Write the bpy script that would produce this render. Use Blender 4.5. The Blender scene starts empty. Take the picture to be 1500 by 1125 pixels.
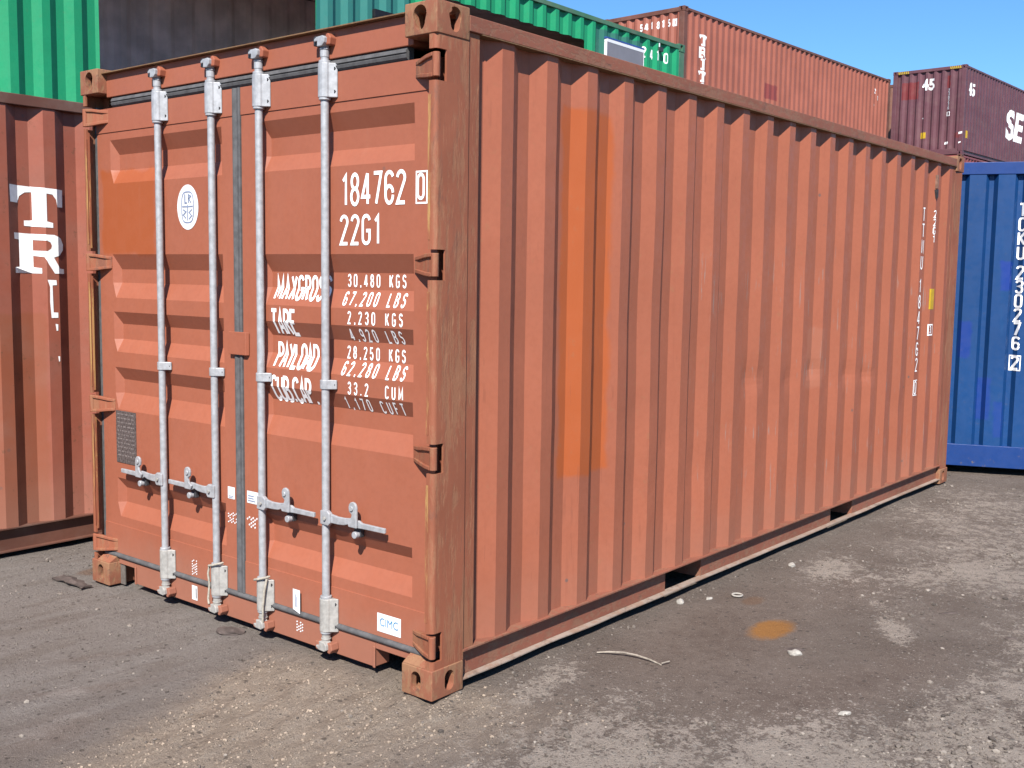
import bpy, bmesh, math, random
import numpy as np
from mathutils import Vector, Matrix, noise as mnoise

R = math.radians
scene = bpy.context.scene
COL = scene.collection

# ------------------------------------------------------------------ camera
CAM_POS = (-2.8575, -2.7059, 1.6161)
YAW, PITCH, ROLL = 0.6853, -0.1011, 0.0150
cam_d = bpy.data.cameras.new("camera")
cam = bpy.data.objects.new("camera", cam_d)
COL.objects.link(cam)
fw = Vector((math.cos(PITCH) * math.cos(YAW), math.cos(PITCH) * math.sin(YAW), math.sin(PITCH)))
rt = Vector((math.sin(YAW), -math.cos(YAW), 0))
up = rt.cross(fw)
rt2 = rt * math.cos(ROLL) + up * math.sin(ROLL)
up2 = up * math.cos(ROLL) - rt * math.sin(ROLL)
cam.matrix_world = Matrix(((rt2.x, up2.x, -fw.x, CAM_POS[0]), (rt2.y, up2.y, -fw.y, CAM_POS[1]),
                           (rt2.z, up2.z, -fw.z, CAM_POS[2]), (0, 0, 0, 1)))
cam_d.sensor_width = 36.0
cam_d.lens = 36.0 * 1572.36 / 1500.0
cam_d.clip_start = 0.05
cam_d.clip_end = 3000
scene.camera = cam

# ------------------------------------------------------------------ light
LDIR = Vector((1.0, 0.63, -1.12)).normalized()          # the way the sunlight travels
SUN_EL = math.asin(-LDIR.z)
to_sun = -LDIR
world = bpy.data.worlds.new("World")
scene.world = world
world.use_nodes = True
wn = world.node_tree
for n in list(wn.nodes):
    wn.nodes.remove(n)
sky = wn.nodes.new("ShaderNodeTexSky")
sky.sky_type = 'NISHITA'
sky.sun_disc = False
sky.sun_elevation = SUN_EL
sky.sun_rotation = math.atan2(to_sun.x, to_sun.y)
sky.altitude = 0
sky.air_density = 1.0
sky.dust_density = 0.0
sky.ozone_density = 3.0
bg = wn.nodes.new("ShaderNodeBackground")
bg.inputs[1].default_value = 0.05
wo = wn.nodes.new("ShaderNodeOutputWorld")
tint = wn.nodes.new("ShaderNodeMix")
tint.data_type = 'RGBA'
tint.blend_type = 'MULTIPLY'
tint.inputs[0].default_value = 1.0
tint.inputs[7].default_value = (0.86, 1.36, 1.74, 1)       # the clear, saturated blue of this day
wn.links.new(sky.outputs[0], tint.inputs[6])
wn.links.new(tint.outputs[2], bg.inputs[0])
wn.links.new(bg.outputs[0], wo.inputs[0])
sun_d = bpy.data.lights.new("sun", 'SUN')
sun_d.energy = 5.0
sun_d.angle = R(0.5)
sun_d.color = (1.0, 0.95, 0.87)
sun = bpy.data.objects.new("sun", sun_d)
sun.rotation_euler = LDIR.to_track_quat('-Z', 'Y').to_euler()
sun.location = (-10, -6, 20)
COL.objects.link(sun)
scene.view_settings.view_transform = 'Standard'
scene.view_settings.look = 'None'
scene.view_settings.gamma = 1.0
scene.view_settings.exposure = 0.90
scene.cycles.max_bounces = 6

# ------------------------------------------------------------------ node materials
def srgb(r, g, b):
    f = lambda c: (c / 12.92 if c <= 0.04045 else ((c + 0.055) / 1.055) ** 2.4)
    return (f(r / 255), f(g / 255), f(b / 255), 1)

ALBEDO = 0.58
class NT:
    def __init__(self, name):
        self.m = bpy.data.materials.new(name)
        self.m.use_nodes = True
        self.t = self.m.node_tree
        self.b = self.t.nodes["Principled BSDF"]
        self.obj = self.t.nodes.new("ShaderNodeTexCoord").outputs['Object']
    def n(self, t):
        return self.t.nodes.new(t)
    def link(self, a, b):
        self.t.links.new(a, b)
    def put(self, sock, v):
        if hasattr(v, 'is_output'):
            self.link(v, sock)
        elif isinstance(v, (tuple, list)) and len(v) == 3 and sock.type == 'RGBA':
            sock.default_value = (*v, 1)
        else:
            sock.default_value = v
    def mapv(self, scale, loc=(0, 0, 0), vec=None):
        m = self.n("ShaderNodeMapping")
        self.link(vec or self.obj, m.inputs[0])
        m.inputs['Scale'].default_value = scale
        m.inputs['Location'].default_value = loc
        return m.outputs[0]
    def noise(self, scale, detail=4, rough=0.55, vec=None, dist=0.0):
        n = self.n("ShaderNodeTexNoise")
        self.link(vec or self.obj, n.inputs['Vector'])
        n.inputs['Scale'].default_value = scale
        n.inputs['Detail'].default_value = detail
        n.inputs['Roughness'].default_value = rough
        n.inputs['Distortion'].default_value = dist
        return n.outputs['Fac']
    def voro(self, scale, vec=None, feature='F1'):
        n = self.n("ShaderNodeTexVoronoi")
        n.feature = feature
        self.link(vec or self.obj, n.inputs['Vector'])
        n.inputs['Scale'].default_value = scale
        return n
    def ramp(self, v, a, b, lo=0.0, hi=1.0):
        n = self.n("ShaderNodeMapRange")
        n.interpolation_type = 'SMOOTHSTEP'
        self.put(n.inputs[0], v)
        n.inputs[1].default_value = a
        n.inputs[2].default_value = b
        n.inputs[3].default_value = lo
        n.inputs[4].default_value = hi
        return n.outputs[0]
    def math(self, op, a, b=0.0, c=0.0):
        n = self.n("ShaderNodeMath")
        n.operation = op
        self.put(n.inputs[0], a)
        self.put(n.inputs[1], b)
        self.put(n.inputs[2], c)
        return n.outputs[0]
    def mix(self, f, a, b, mode='MIX'):
        n = self.n("ShaderNodeMix")
        n.data_type = 'RGBA'
        n.blend_type = mode
        self.put(n.inputs[0], f)
        self.put(n.inputs[6], a)
        self.put(n.inputs[7], b)
        return n.outputs[2]
    def xyz(self, vec=None):
        n = self.n("ShaderNodeSeparateXYZ")
        self.link(vec or self.obj, n.inputs[0])
        return n.outputs
    def box(self, ranges, soft=0.006, wob=0.0):
        """mask that is 1 inside the given local x, y, z ranges (None = any)"""
        o = self.xyz()
        res = None
        nz = self.math('MULTIPLY', self.math('SUBTRACT', self.noise(9, 3), 0.5), wob) if wob else None
        for k, r in enumerate(ranges):
            if r is None:
                continue
            v = o[k] if nz is None else self.math('ADD', o[k], nz)
            a = self.ramp(v, r[0] - soft, r[0] + soft)
            b = self.ramp(v, r[1] - soft, r[1] + soft, 1.0, 0.0)
            m = self.math('MULTIPLY', a, b)
            res = m if res is None else self.math('MULTIPLY', res, m)
        return res
    def bump(self, h, strength=0.2, dist=0.01):
        n = self.n("ShaderNodeBump")
        n.inputs['Strength'].default_value = strength
        n.inputs['Distance'].default_value = dist
        self.put(n.inputs['Height'], h)
        self.link(n.outputs[0], self.b.inputs['Normal'])
    def done(self, col, rough=0.5, spec=0.3, metal=0.0):
        # colours above are noted as they read in the picture; bring them down to real albedo
        if hasattr(col, 'is_output'):
            col = self.mix(1.0, col, (ALBEDO, ALBEDO, ALBEDO), 'MULTIPLY')
        else:
            col = tuple(c * ALBEDO for c in col[:3])
        self.put(self.b.inputs['Base Color'], col)
        self.put(self.b.inputs['Roughness'], rough)
        self.b.inputs['Specular IOR Level'].default_value = spec
        self.b.inputs['Metallic'].default_value = metal
        return self.m

def paint(name, col, var=0.10, patches=(), streak=0.0, streak_col=None, chips=0.0, chip_col=(0.16, 0.09, 0.05),
          dust=0.0, rough=0.5, scratches=(), dents=0.15, spots=0.0, low_dirt=None):
    t = NT(name)
    c = col[:3]
    big = t.noise(1.1, 3)
    fine = t.noise(45, 3)
    base = t.mix(t.ramp(big, 0.3, 0.7), tuple(x * (1 - var) for x in c), tuple(min(1, x * (1 + var)) for x in c))
    base = t.mix(t.ramp(fine, 0.35, 0.75, 0, 0.22), base, tuple(x * 0.72 for x in c))
    for rng, pc, amt in patches:
        base = t.mix(t.math('MULTIPLY', t.box(rng, 0.014, 0.06), amt), base, pc)
    if dust:
        d = t.noise(3.0, 5, 0.6)
        base = t.mix(t.ramp(d, 0.42, 0.75, 0, dust), base, (0.42, 0.33, 0.28))
    if low_dirt:
        z = t.xyz()[2]
        g = t.ramp(t.math('ADD', z, t.math('MULTIPLY', t.math('SUBTRACT', t.noise(6, 4), 0.5), 0.25)), low_dirt[0], low_dirt[1], 1, 0)
        base = t.mix(t.math('MULTIPLY', g, low_dirt[2]), base, (0.40, 0.27, 0.21))
    if streak:
        s = t.noise(1.0, 5, 0.65, t.mapv((34, 34, 1.3)))
        s2 = t.noise(2.2, 3)
        f = t.math('MULTIPLY', t.ramp(s, 0.56, 0.66, 0, streak), t.ramp(s2, 0.42, 0.62))
        base = t.mix(f, base, streak_col or (0.5, 0.3, 0.2))
    for rng, dens, sc in scratches:
        s = t.noise(1.0, 4, 0.7, t.mapv((60, 60, 3.0), (3, 1, 2)))
        s2 = t.noise(5, 3)
        f = t.math('MULTIPLY', t.ramp(s, 0.595, 0.635), t.ramp(s2, 0.5, 0.6))
        f = t.math('MULTIPLY', t.math('MULTIPLY', f, t.box(rng, 0.15)), dens)
        base = t.mix(f, base, sc)
    if chips:
        k = t.noise(28, 5, 0.7)
        k2 = t.noise(3.1, 2)
        f = t.math('MULTIPLY', t.ramp(k, 0.60, 0.64), t.ramp(k2, 0.45, 0.6, 0, chips))
        base = t.mix(f, base, chip_col)
    if spots:
        v = t.voro(7.0).outputs['Distance']
        f = t.math('MULTIPLY', t.ramp(v, 0.05, 0.085, 1, 0), t.ramp(t.noise(1.7, 2), 0.58, 0.62, 0, spots))
        base = t.mix(f, base, (0.17, 0.13, 0.12))
    h = t.math('ADD', t.math('MULTIPLY', t.noise(2.2, 2), 1.0), t.math('MULTIPLY', t.noise(120, 2), 0.02))
    t.bump(h, dents, 0.03)
    rg = t.ramp(t.noise(14, 4), 0.3, 0.7, rough - 0.08, rough + 0.12)
    return t.done(base, rg, 0.28)

def plain(name, col, rough=0.6, var=0.15, sc=20, metal=0.0, spec=0.3):
    t = NT(name)
    c = col[:3]
    n = t.noise(sc, 4)
    b = t.mix(t.ramp(n, 0.3, 0.7), tuple(x * (1 - var) for x in c), tuple(x * (1 + var) for x in c))
    t.bump(n, 0.08, 0.004)
    return t.done(b, rough, spec, metal)

RED = (0.49, 0.156, 0.088)
ORANGE = (0.56, 0.132, 0.036)
MAIN_SIDE = paint("faded_red_paint", RED, 0.06,
                  patches=[(((0.825, 1.185), None, (0.735, 2.33)), ORANGE, 0.88),
                           (((3.28, 3.52), None, (0.95, 1.32)), (0.52, 0.20, 0.125), 0.55)],
                  scratches=[(((1.9, 5.9), None, (0.30, 1.75)), 0.85, (0.46, 0.34, 0.30)), (((0.2, 5.9), None, (0.2, 2.5)), 0.35, (0.30, 0.10, 0.06))],
                  streak=0.3, streak_col=(0.38, 0.12, 0.07), spots=0.8, low_dirt=(0.15, 0.5, 0.16), dents=0.22, chips=0.25,
                  chip_col=(0.40, 0.20, 0.10))
MAIN_DOOR = paint("faded_red_door_paint", (0.485, 0.158, 0.092), 0.05,
                  patches=[((None, (1.90, 2.36), (1.69, 2.10)), (0.48, 0.120, 0.040), 0.85)],
                  streak=0.08, streak_col=(0.50, 0.24, 0.16), spots=0.55, low_dirt=(0.1, 0.35, 0.25), dents=0.12)
def weathered(name, base, tan, dark, amt, stretch, rough=0.6):
    """flaking paint over rust: streaks of bare tan rust and dark grime, drawn out along z by stretch"""
    t = NT(name)
    b = t.mix(t.ramp(t.noise(2.0, 4), 0.3, 0.7), tuple(x * 0.88 for x in base), tuple(x * 1.1 for x in base))
    v1 = t.mapv((9, 9, 9 / stretch))
    a = t.noise(1.0, 8, 0.72, v1, 0.6)
    a2 = t.noise(1.0, 6, 0.7, t.mapv((38, 38, 38 / (stretch * 1.5)), (2, 5, 1)))
    m = t.math('ADD', t.math('MULTIPLY', a, 0.6), t.math('MULTIPLY', a2, 0.4))
    b = t.mix(t.ramp(m, 0.515 - 0.05 * amt, 0.56, 0, 0.85 * amt), b, tan)
    d = t.noise(1.0, 8, 0.75, t.mapv((7, 7, 7 / stretch), (7, 3, 9)), 0.8)
    b = t.mix(t.ramp(d, 0.60 - 0.05 * amt, 0.66, 0, 0.85 * amt), b, dark)
    s3 = t.noise(1.0, 5, 0.7, t.mapv((120, 120, 120 / (stretch * 4)), (1, 8, 4)))
    b = t.mix(t.ramp(s3, 0.60, 0.66, 0, 0.7 * amt), b, tuple(min(1, x * 1.35) for x in tan))
    s4 = t.noise(1.0, 5, 0.7, t.mapv((90, 90, 90 / (stretch * 3)), (4, 2, 6)))
    b = t.mix(t.ramp(s4, 0.61, 0.66, 0, 0.5 * amt), b, dark)
    h = t.math('SUBTRACT', t.math('MULTIPLY', t.noise(3.0, 3), 0.6), t.math('MULTIPLY', t.ramp(m, 0.48, 0.58), 0.12))
    t.bump(h, 0.35, 0.02)
    return t.done(b, rough, 0.22)
MAIN_FRAME = weathered("worn_red_frame_paint", (0.40, 0.135, 0.076), (0.43, 0.205, 0.115), (0.25, 0.115, 0.080), 0.80, 4.0)
EDGE_RUST = weathered("flaked_edge_rust", (0.40, 0.135, 0.076), (0.66, 0.40, 0.15), (0.40, 0.135, 0.076), 1.0, 6.0)
MAIN_FIT = weathered("rusty_corner_paint", (0.40, 0.150, 0.088), (0.42, 0.225, 0.125), (0.17, 0.100, 0.082), 1.0, 1.8, 0.7)
MAIN_RAIL = weathered("dusty_red_rail_paint", (0.37, 0.135, 0.088), (0.36, 0.20, 0.13), (0.17, 0.105, 0.085), 0.7, 0.5, 0.65)
TAN_EDGE = weathered("rust_worn_edge_paint", (0.28, 0.155, 0.08), (0.32, 0.2, 0.1), (0.1, 0.06, 0.05), 1.0, 0.6)
FLANGE = weathered("dirt_covered_flange", (0.46, 0.36, 0.30), (0.40, 0.24, 0.17), (0.20, 0.155, 0.13), 0.8, 0.6, 0.9)
RUST_RAIL_M = plain("rusty_weld_plate", (0.34, 0.19, 0.14), 0.7, 0.3, 30)
RUBBER = plain("weathered_gasket_rubber", (0.145, 0.143, 0.148), 0.75, 0.2, 30)
GALV = plain("galvanised_steel", (0.56, 0.57, 0.60), 0.5, 0.15, 40, 0.2, 0.35)
GALV_DIRTY = plain("dirty_galvanised_steel", (0.55, 0.53, 0.50), 0.55, 0.15, 50, 0.15)
STEEL_DARK = plain("dark_bolt_steel", (0.09, 0.09, 0.10), 0.5, 0.3, 60, 0.4)
WHITE = plain("white_lettering_paint", (1.48, 1.48, 1.48), 0.5, 0.05, 40)
STICKER = plain("white_sticker_vinyl", (1.15, 1.15, 1.17), 0.45, 0.04, 40)
BLUE_INK = plain("light_blue_ink", srgb(80, 160, 215), 0.5, 0.05)
GREY_INK = plain("grey_blue_ink", srgb(150, 165, 195), 0.5, 0.1)
YELLOW = plain("yellow_sticker_vinyl", (0.75, 0.48, 0.03), 0.5, 0.1)
BLACK = plain("black_frame_paint", (0.016, 0.015, 0.02), 0.55, 0.2)
ROPE = plain("pale_rope_fibre", (0.55, 0.50, 0.42), 0.9, 0.2, 90)
PLATE = plain("oxidised_data_plate", (0.16, 0.13, 0.125), 0.6, 0.4, 90, 0.2)
INSIDE = plain("brown_container_lining", (1.15, 0.88, 0.86), 0.7, 0.2, 3)
PLY = plain("plywood_floor", (0.16, 0.10, 0.06), 0.7, 0.2, 6)

# ------------------------------------------------------------------ object helpers
def thing(name, label, cat, loc=(0, 0, 0), yaw=0.0, group=None):
    o = bpy.data.objects.new(name, None)
    o.empty_display_size = 0.3
    COL.objects.link(o)
    o.location = loc
    o.rotation_euler = (0, 0, yaw)
    o["label"] = label
    o["category"] = cat
    if group:
        o["group"] = group
    return o

class MB:
    def __init__(self):
        self.v = []
        self.f = []
    def add(self, vs, fs):
        k = len(self.v)
        self.v += [tuple(a) for a in vs]
        self.f += [tuple(i + k for i in f) for f in fs]
        return self
    def box(self, x0, x1, y0, y1, z0, z1):
        return self.add([(x0, y0, z0), (x1, y0, z0), (x1, y1, z0), (x0, y1, z0), (x0, y0, z1), (x1, y0, z1), (x1, y1, z1), (x0, y1, z1)],
                        [(0, 3, 2, 1), (4, 5, 6, 7), (0, 1, 5, 4), (1, 2, 6, 5), (2, 3, 7, 6), (3, 0, 4, 7)])
    def prism(self, poly, axis, a, b):
        """extrude a 2-D polygon along an axis; poly gives the two other coordinates in x, y, z order"""
        def P(q, s):
            r = list(q)
            r.insert(axis, s)
            return tuple(r)
        n = len(poly)
        vs = [P(q, a) for q in poly] + [P(q, b) for q in poly]
        fs = [tuple(range(n))[::-1], tuple(range(n, 2 * n))] + [(i, (i + 1) % n, n + (i + 1) % n, n + i) for i in range(n)]
        return self.add(vs, fs)
    def tube(self, pts, r, seg=12, cap=True):
        pts = [Vector(p) for p in pts]
        rs = r if isinstance(r, (list, tuple)) else [r] * len(pts)
        rings = []
        prev = None
        for i, p in enumerate(pts):
            d = (pts[min(i + 1, len(pts) - 1)] - pts[max(i - 1, 0)]).normalized()
            if prev is None:
                a = d.orthogonal().normalized()
            else:
                a = (prev - d * prev.dot(d)).normalized()
            prev = a
            b = d.cross(a)
            rings.append([p + (a * math.cos(2 * math.pi * k / seg) + b * math.sin(2 * math.pi * k / seg)) * rs[i] for k in range(seg)])
        vs = [v for rg in rings for v in rg]
        fs = []
        for i in range(len(pts) - 1):
            for k in range(seg):
                fs.append((i * seg + k, i * seg + (k + 1) % seg, (i + 1) * seg + (k + 1) % seg, (i + 1) * seg + k))
        if cap:
            fs.append(tuple(range(seg))[::-1])
            fs.append(tuple((len(pts) - 1) * seg + k for k in range(seg)))
        return self.add(vs, fs)
    def build(self, name, mat, parent=None, bevel=0.0, smooth=False, seg=2):
        me = bpy.data.meshes.new(name)
        me.from_pydata(self.v, [], self.f)
        bm = bmesh.new()
        bm.from_mesh(me)
        bmesh.ops.recalc_face_normals(bm, faces=bm.faces)
        bm.to_mesh(me)
        bm.free()
        me.materials.append(mat)
        o = bpy.data.objects.new(name, me)
        COL.objects.link(o)
        if parent:
            o.parent = parent
        if smooth:
            me.shade_smooth()
            try:
                me.set_sharp_from_angle(angle=R(40))
            except Exception:
                pass
        if bevel:
            m = o.modifiers.new("bevel", 'BEVEL')
            m.width = bevel
            m.segments = seg
            m.limit_method = 'ANGLE'
            m.angle_limit = R(35)
        return o

def reuse(o, parent, loc=(0, 0, 0), scale=(1, 1, 1), mat=None):
    c = o.copy()
    COL.objects.link(c)
    c.parent = parent
    c.location = loc
    c.scale = scale
    if mat:
        c.material_slots[0].link = 'OBJECT'
        c.material_slots[0].material = mat
    return c

# ------------------------------------------------------------------ corner fittings (hollow castings with holes)
def make_fitting(upper):
    def bm_box(x0, x1, y0, y1, z0, z1, bev):
        bm = bmesh.new()
        mb = MB().box(x0, x1, y0, y1, z0, z1)
        vs = [bm.verts.new(v) for v in mb.v]
        for f in mb.f:
            bm.faces.new([vs[i] for i in f])
        bmesh.ops.recalc_face_normals(bm, faces=bm.faces)
        if bev:
            bmesh.ops.bevel(bm, geom=bm.edges[:], offset=bev, segments=3, profile=0.6, affect='EDGES')
        me = bpy.data.meshes.new("tmp")
        bm.to_mesh(me)
        bm.free()
        o = bpy.data.objects.new("tmp", me)
        COL.objects.link(o)
        return o
    main = bm_box(0, 0.178, 0, 0.162, 0, 0.118, 0.006)
    cuts = [bm_box(0.028, 0.150, 0.028, 0.134, 0.028, 0.090, 0)]
    def stad(cu, cv, w, h, pear):
        pts = []
        r = w / 2
        for k in range(13):
            a = math.pi * k / 12
            rr = r * (1.12 if pear else 1.0)
            pts.append((cu + rr * math.cos(a), cv + h / 2 - r + rr * math.sin(a)))
        for k in range(13):
            a = math.pi + math.pi * k / 12
            rr = r * (0.86 if pear else 1.0)
            pts.append((cu + rr * math.cos(a), cv - h / 2 + r + r * math.sin(a)))
        return pts
    def cutter(poly, axis, a, b):
        mb = MB().prism(poly, axis, a, b)
        me = bpy.data.meshes.new("tmp")
        me.from_pydata(mb.v, [], mb.f)
        bm = bmesh.new()
        bm.from_mesh(me)
        bmesh.ops.recalc_face_normals(bm, faces=bm.faces)
        bm.to_mesh(me)
        bm.free()
        o = bpy.data.objects.new("tmp", me)
        COL.objects.link(o)
        return o
    cuts.append(cutter(stad(0.084, 0.060, 0.060 if upper else 0.050, 0.086 if upper else 0.080, upper), 0, -0.05, 0.06))      # end face hole
    cuts.append(cutter(stad(0.098, 0.060, 0.060 if upper else 0.052, 0.086 if upper else 0.080, upper), 1, -0.05, 0.06))      # side face hole
    zz = (0.06, 0.2) if upper else (-0.1, 0.06)
    cuts.append(cutter(stad(0.089, 0.081, 0.064, 0.124, False), 2, *zz))
    for c in cuts:
        m = main.modifiers.new("b", 'BOOLEAN')
        m.operation = 'DIFFERENCE'
        m.solver = 'EXACT'
        m.object = c
    dg = bpy.context.evaluated_depsgraph_get()
    me = bpy.data.meshes.new_from_object(main.evaluated_get(dg))
    me.name = "corner_fitting"
    for o in [main] + cuts:
        bpy.data.objects.remove(o)
    me.materials.clear()
    me.materials.append(MAIN_FIT)
    try:
        me.shade_smooth()
        me.set_sharp_from_angle(angle=R(35))
    except Exception:
        pass
    return me
FIT_UP = make_fitting(True)
FIT_LO = make_fitting(False)

def fittings(root, L, H, mat, W=2.438):
    for z, me in ((0, FIT_LO), (H - 0.118, FIT_UP)):
        for x, sx in ((0, 1), (L, -1)):
            for y, sy in ((0, 1), (W, -1)):
                o = bpy.data.objects.new("corner_fitting", me)
                COL.objects.link(o)
                o.parent = root
                o.location = (x, y, z)
                o.scale = (sx, sy, 1)
                o.material_slots[0].link = 'OBJECT'
                o.material_slots[0].material = mat

# ------------------------------------------------------------------ corrugation profiles
class Prof:
    """breakpoints (s, depth) of a corrugated sheet along its length"""
    def __init__(self, s0, s1, start, pitch, d_out, d_in, fin=0.25, fsl=0.25):
        pts = [(s0, d_out)]
        k = math.floor((s0 - start) / pitch) - 1
        while True:
            a = start + k * pitch
            for q, d in ((0, d_in), (fin, d_in), (fin + fsl, d_out), (1 - fsl, d_out)):
                s = a + q * pitch
                if s0 + 0.004 < s < s1 - 0.004:
                    pts.append((s, d))
            if a > s1:
                break
            k += 1
        pts.append((s1, d_out))
        # keep the first and last stretch true to the wave
        if len(pts) > 3:
            pts[0] = (s0, pts[1][1] if abs(pts[1][0] - s0) < 0.05 else d_out)
        self.p = pts
    def at(self, s):
        p = self.p
        if s <= p[0][0]:
            return p[0][1]
        for (a, da), (b, db) in zip(p, p[1:]):
            if s <= b:
                return da + (db - da) * (s - a) / (b - a) if b > a else db
        return p[-1][1]
    def clip(self, a, b):
        return [(a, self.at(a))] + [(s, d) for s, d in self.p if a + 1e-4 < s < b - 1e-4] + [(b, self.at(b))]

def sheet(mb, prof, a, b, z0, z1, fn, th=0.004):
    """add a corrugated sheet between lengths a, b and heights z0, z1; fn(s, depth, z) gives the point; th is its thickness"""
    pts = prof.clip(a, b)
    n = len(pts)
    vs = []
    for dd in (0, th):
        for z in (z0, z1):
            vs += [fn(s, d + dd, z) for s, d in pts]
    fs = []
    for i in range(n - 1):
        fs.append((i, i + 1, n + i + 1, n + i))
        fs.append((2 * n + i, 3 * n + i, 3 * n + i + 1, 2 * n + i + 1))
        fs.append((i, 2 * n + i, 2 * n + i + 1, i + 1))
        fs.append((n + i, n + i + 1, 3 * n + i + 1, 3 * n + i))
    fs.append((0, n, 3 * n, 2 * n))
    fs.append((n - 1, 3 * n - 1, 4 * n - 1, 2 * n - 1))
    mb.add(vs, fs)

# ------------------------------------------------------------------ lettering
def arc(cx, cy, rx, ry, a0, a1, n=9):
    return [(cx + rx * math.cos(R(a0 + (a1 - a0) * i / n)), cy + ry * math.sin(R(a0 + (a1 - a0) * i / n))) for i in range(n + 1)]
W_ = 0.40
h_ = W_ / 2
def loopO():
    return [arc(h_, 1 - h_, h_, h_, 180, 0) + arc(h_, h_, h_, h_, 0, -180) + [(0, 1 - h_)]]
GL = {
    '0': loopO(), 'O': loopO(),
    '1': [[(0.06, 0.80), (0.22, 0.97), (0.22, 0)]],
    '2': [arc(h_, 1 - h_, h_, h_, 175, -25) + [(0.0, 0.0), (W_, 0.0)]],
    '3': [arc(h_, 0.77, h_, 0.23, 165, -90) + arc(h_, 0.27, h_, 0.27, 90, -165)],
    '4': [[(W_ + .03, 0.24), (-0.02, 0.24), (0.26, 1.0)], [(0.29, 1.0), (0.29, 0)]],
    '5': [[(W_ - .02, 1), (0.04, 1), (0.02, 0.55)] + arc(h_, 0.30, h_, 0.30, 125, -165)],
    '6': [arc(h_, 1 - h_, h_, h_, 15, 180) + arc(h_, 0.26, h_, 0.26, 180, 360), arc(h_, 0.33, h_, 0.22, 0, 165)],
    '7': [[(0, 1), (W_, 1), (0.13, 0)]],
    '8': [arc(h_, 0.76, h_ * .9, 0.24, 90, 450, 16), arc(h_, 0.26, h_, 0.26, 90, 450, 16)],
    '9': [[(W_ - x, 1 - y) for x, y in arc(h_, 1 - h_, h_, h_, 15, 180) + arc(h_, 0.26, h_, 0.26, 180, 360)], [(W_ - x, 1 - y) for x, y in arc(h_, 0.33, h_, 0.22, 0, 165)]],
    'A': [[(0, 0), (h_, 1), (W_, 0)], [(0.08, 0.28), (W_ - .08, 0.28)]],
    'B': [[(0, 0), (0, 1), (0.18, 1)] + arc(0.18, 0.76, 0.20, 0.24, 90, -90) + [(0.0, 0.52)], [(0.18, 0.52)] + arc(0.18, 0.26, 0.22, 0.26, 90, -90) + [(0, 0)]],
    'C': [arc(h_, 1 - h_, h_, h_, 10, 180) + arc(h_, h_, h_, h_, 180, 350)],
    'D': [[(0, 0), (0, 1), (0.16, 1)] + arc(0.16, 0.76, 0.24, 0.24, 90, 0) + arc(0.16, 0.24, 0.24, 0.24, 0, -90) + [(0, 0)]],
    'E': [[(W_ - .03, 1), (0, 1), (0, 0), (W_ - .03, 0)], [(0, 0.52), (W_ - .08, 0.52)]],
    'F': [[(W_ - .03, 1), (0, 1), (0, 0)], [(0, 0.52), (W_ - .08, 0.52)]],
    'G': [arc(h_, 1 - h_, h_, h_, 10, 180) + arc(h_, h_, h_, h_, 180, 360) + [(W_, 0.46), (0.2, 0.46)]],
    'I': [[(0.1, 0), (0.1, 1)]],
    'K': [[(0, 0), (0, 1)], [(W_, 1), (0.02, 0.42)], [(0.12, 0.55), (W_, 0)]],
    'L': [[(0, 1), (0, 0), (W_ - .03, 0)]],
    'M': [[(0, 0), (0, 1), (0.25, 0.2), (0.5, 1), (0.5, 0)]],
    'N': [[(0, 0), (0, 1), (W_, 0), (W_, 1)]],
    'P': [[(0, 0), (0, 1), (0.18, 1)] + arc(0.18, 0.74, 0.22, 0.26, 90, -90) + [(0, 0.48)]],
    'R': [[(0, 0), (0, 1), (0.18, 1)] + arc(0.18, 0.74, 0.21, 0.26, 90, -90) + [(0, 0.48)], [(0.16, 0.48), (W_, 0)]],
    'S': [arc(h_, 0.77, h_, 0.23, 15, 270) + arc(h_, 0.27, h_, 0.27, 90, -165)],
    'T': [[(-.02, 1), (W_ + .02, 1)], [(h_, 1), (h_, 0)]],
    'U': [[(0, 1)] + arc(h_, h_, h_, h_, 180, 360) + [(W_, 1)]],
    'X': [[(0, 0), (W_, 1)], [(0, 1), (W_, 0)]],
    'Y': [[(0, 1), (h_, 0.45), (W_, 1)], [(h_, 0.45), (h_, 0)]],
    '.': [[(0.06, -0.02), (0.06, 0.10)]], ',': [[(0.06, -0.10), (0.08, 0.10)]],
}
WIDE = {'M': 0.5, 'I': 0.2, '.': 0.12, ',': 0.12, '1': 0.3}

def ribbon(pts, w):
    """left and right outline of a stroke with mitred joints; a closed stroke repeats its first point"""
    q = [Vector(p) for p in pts]
    clean = [q[0]]
    for p in q[1:]:
        if (p - clean[-1]).length > 1e-4:
            clean.append(p)
    q = clean
    closed = (q[0] - q[-1]).length < 1e-3
    if closed:
        q = q[:-1]
    n = len(q)
    Ls, Rs = [], []
    for i in range(n):
        a = q[i - 1] if (i > 0 or closed) else None
        b = q[(i + 1) % n] if (i < n - 1 or closed) else None
        d1 = (q[i] - a).normalized() if a is not None else None
        d2 = (b - q[i]).normalized() if b is not None else None
        d1 = d1 or d2
        d2 = d2 or d1
        t = d1 + d2
        t = t.normalized() if t.length > 1e-6 else d1
        nn = Vector((-t.y, t.x))
        m = max(0.45, nn.dot(Vector((-d1.y, d1.x))))
        Ls.append(q[i] + nn * (w / 2 / m))
        Rs.append(q[i] - nn * (w / 2 / m))
    vs = Ls + Rs
    fs = [(i, (i + 1) % n, n + (i + 1) % n, n + i) for i in range(n if closed else n - 1)]
    return vs, fs

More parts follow.
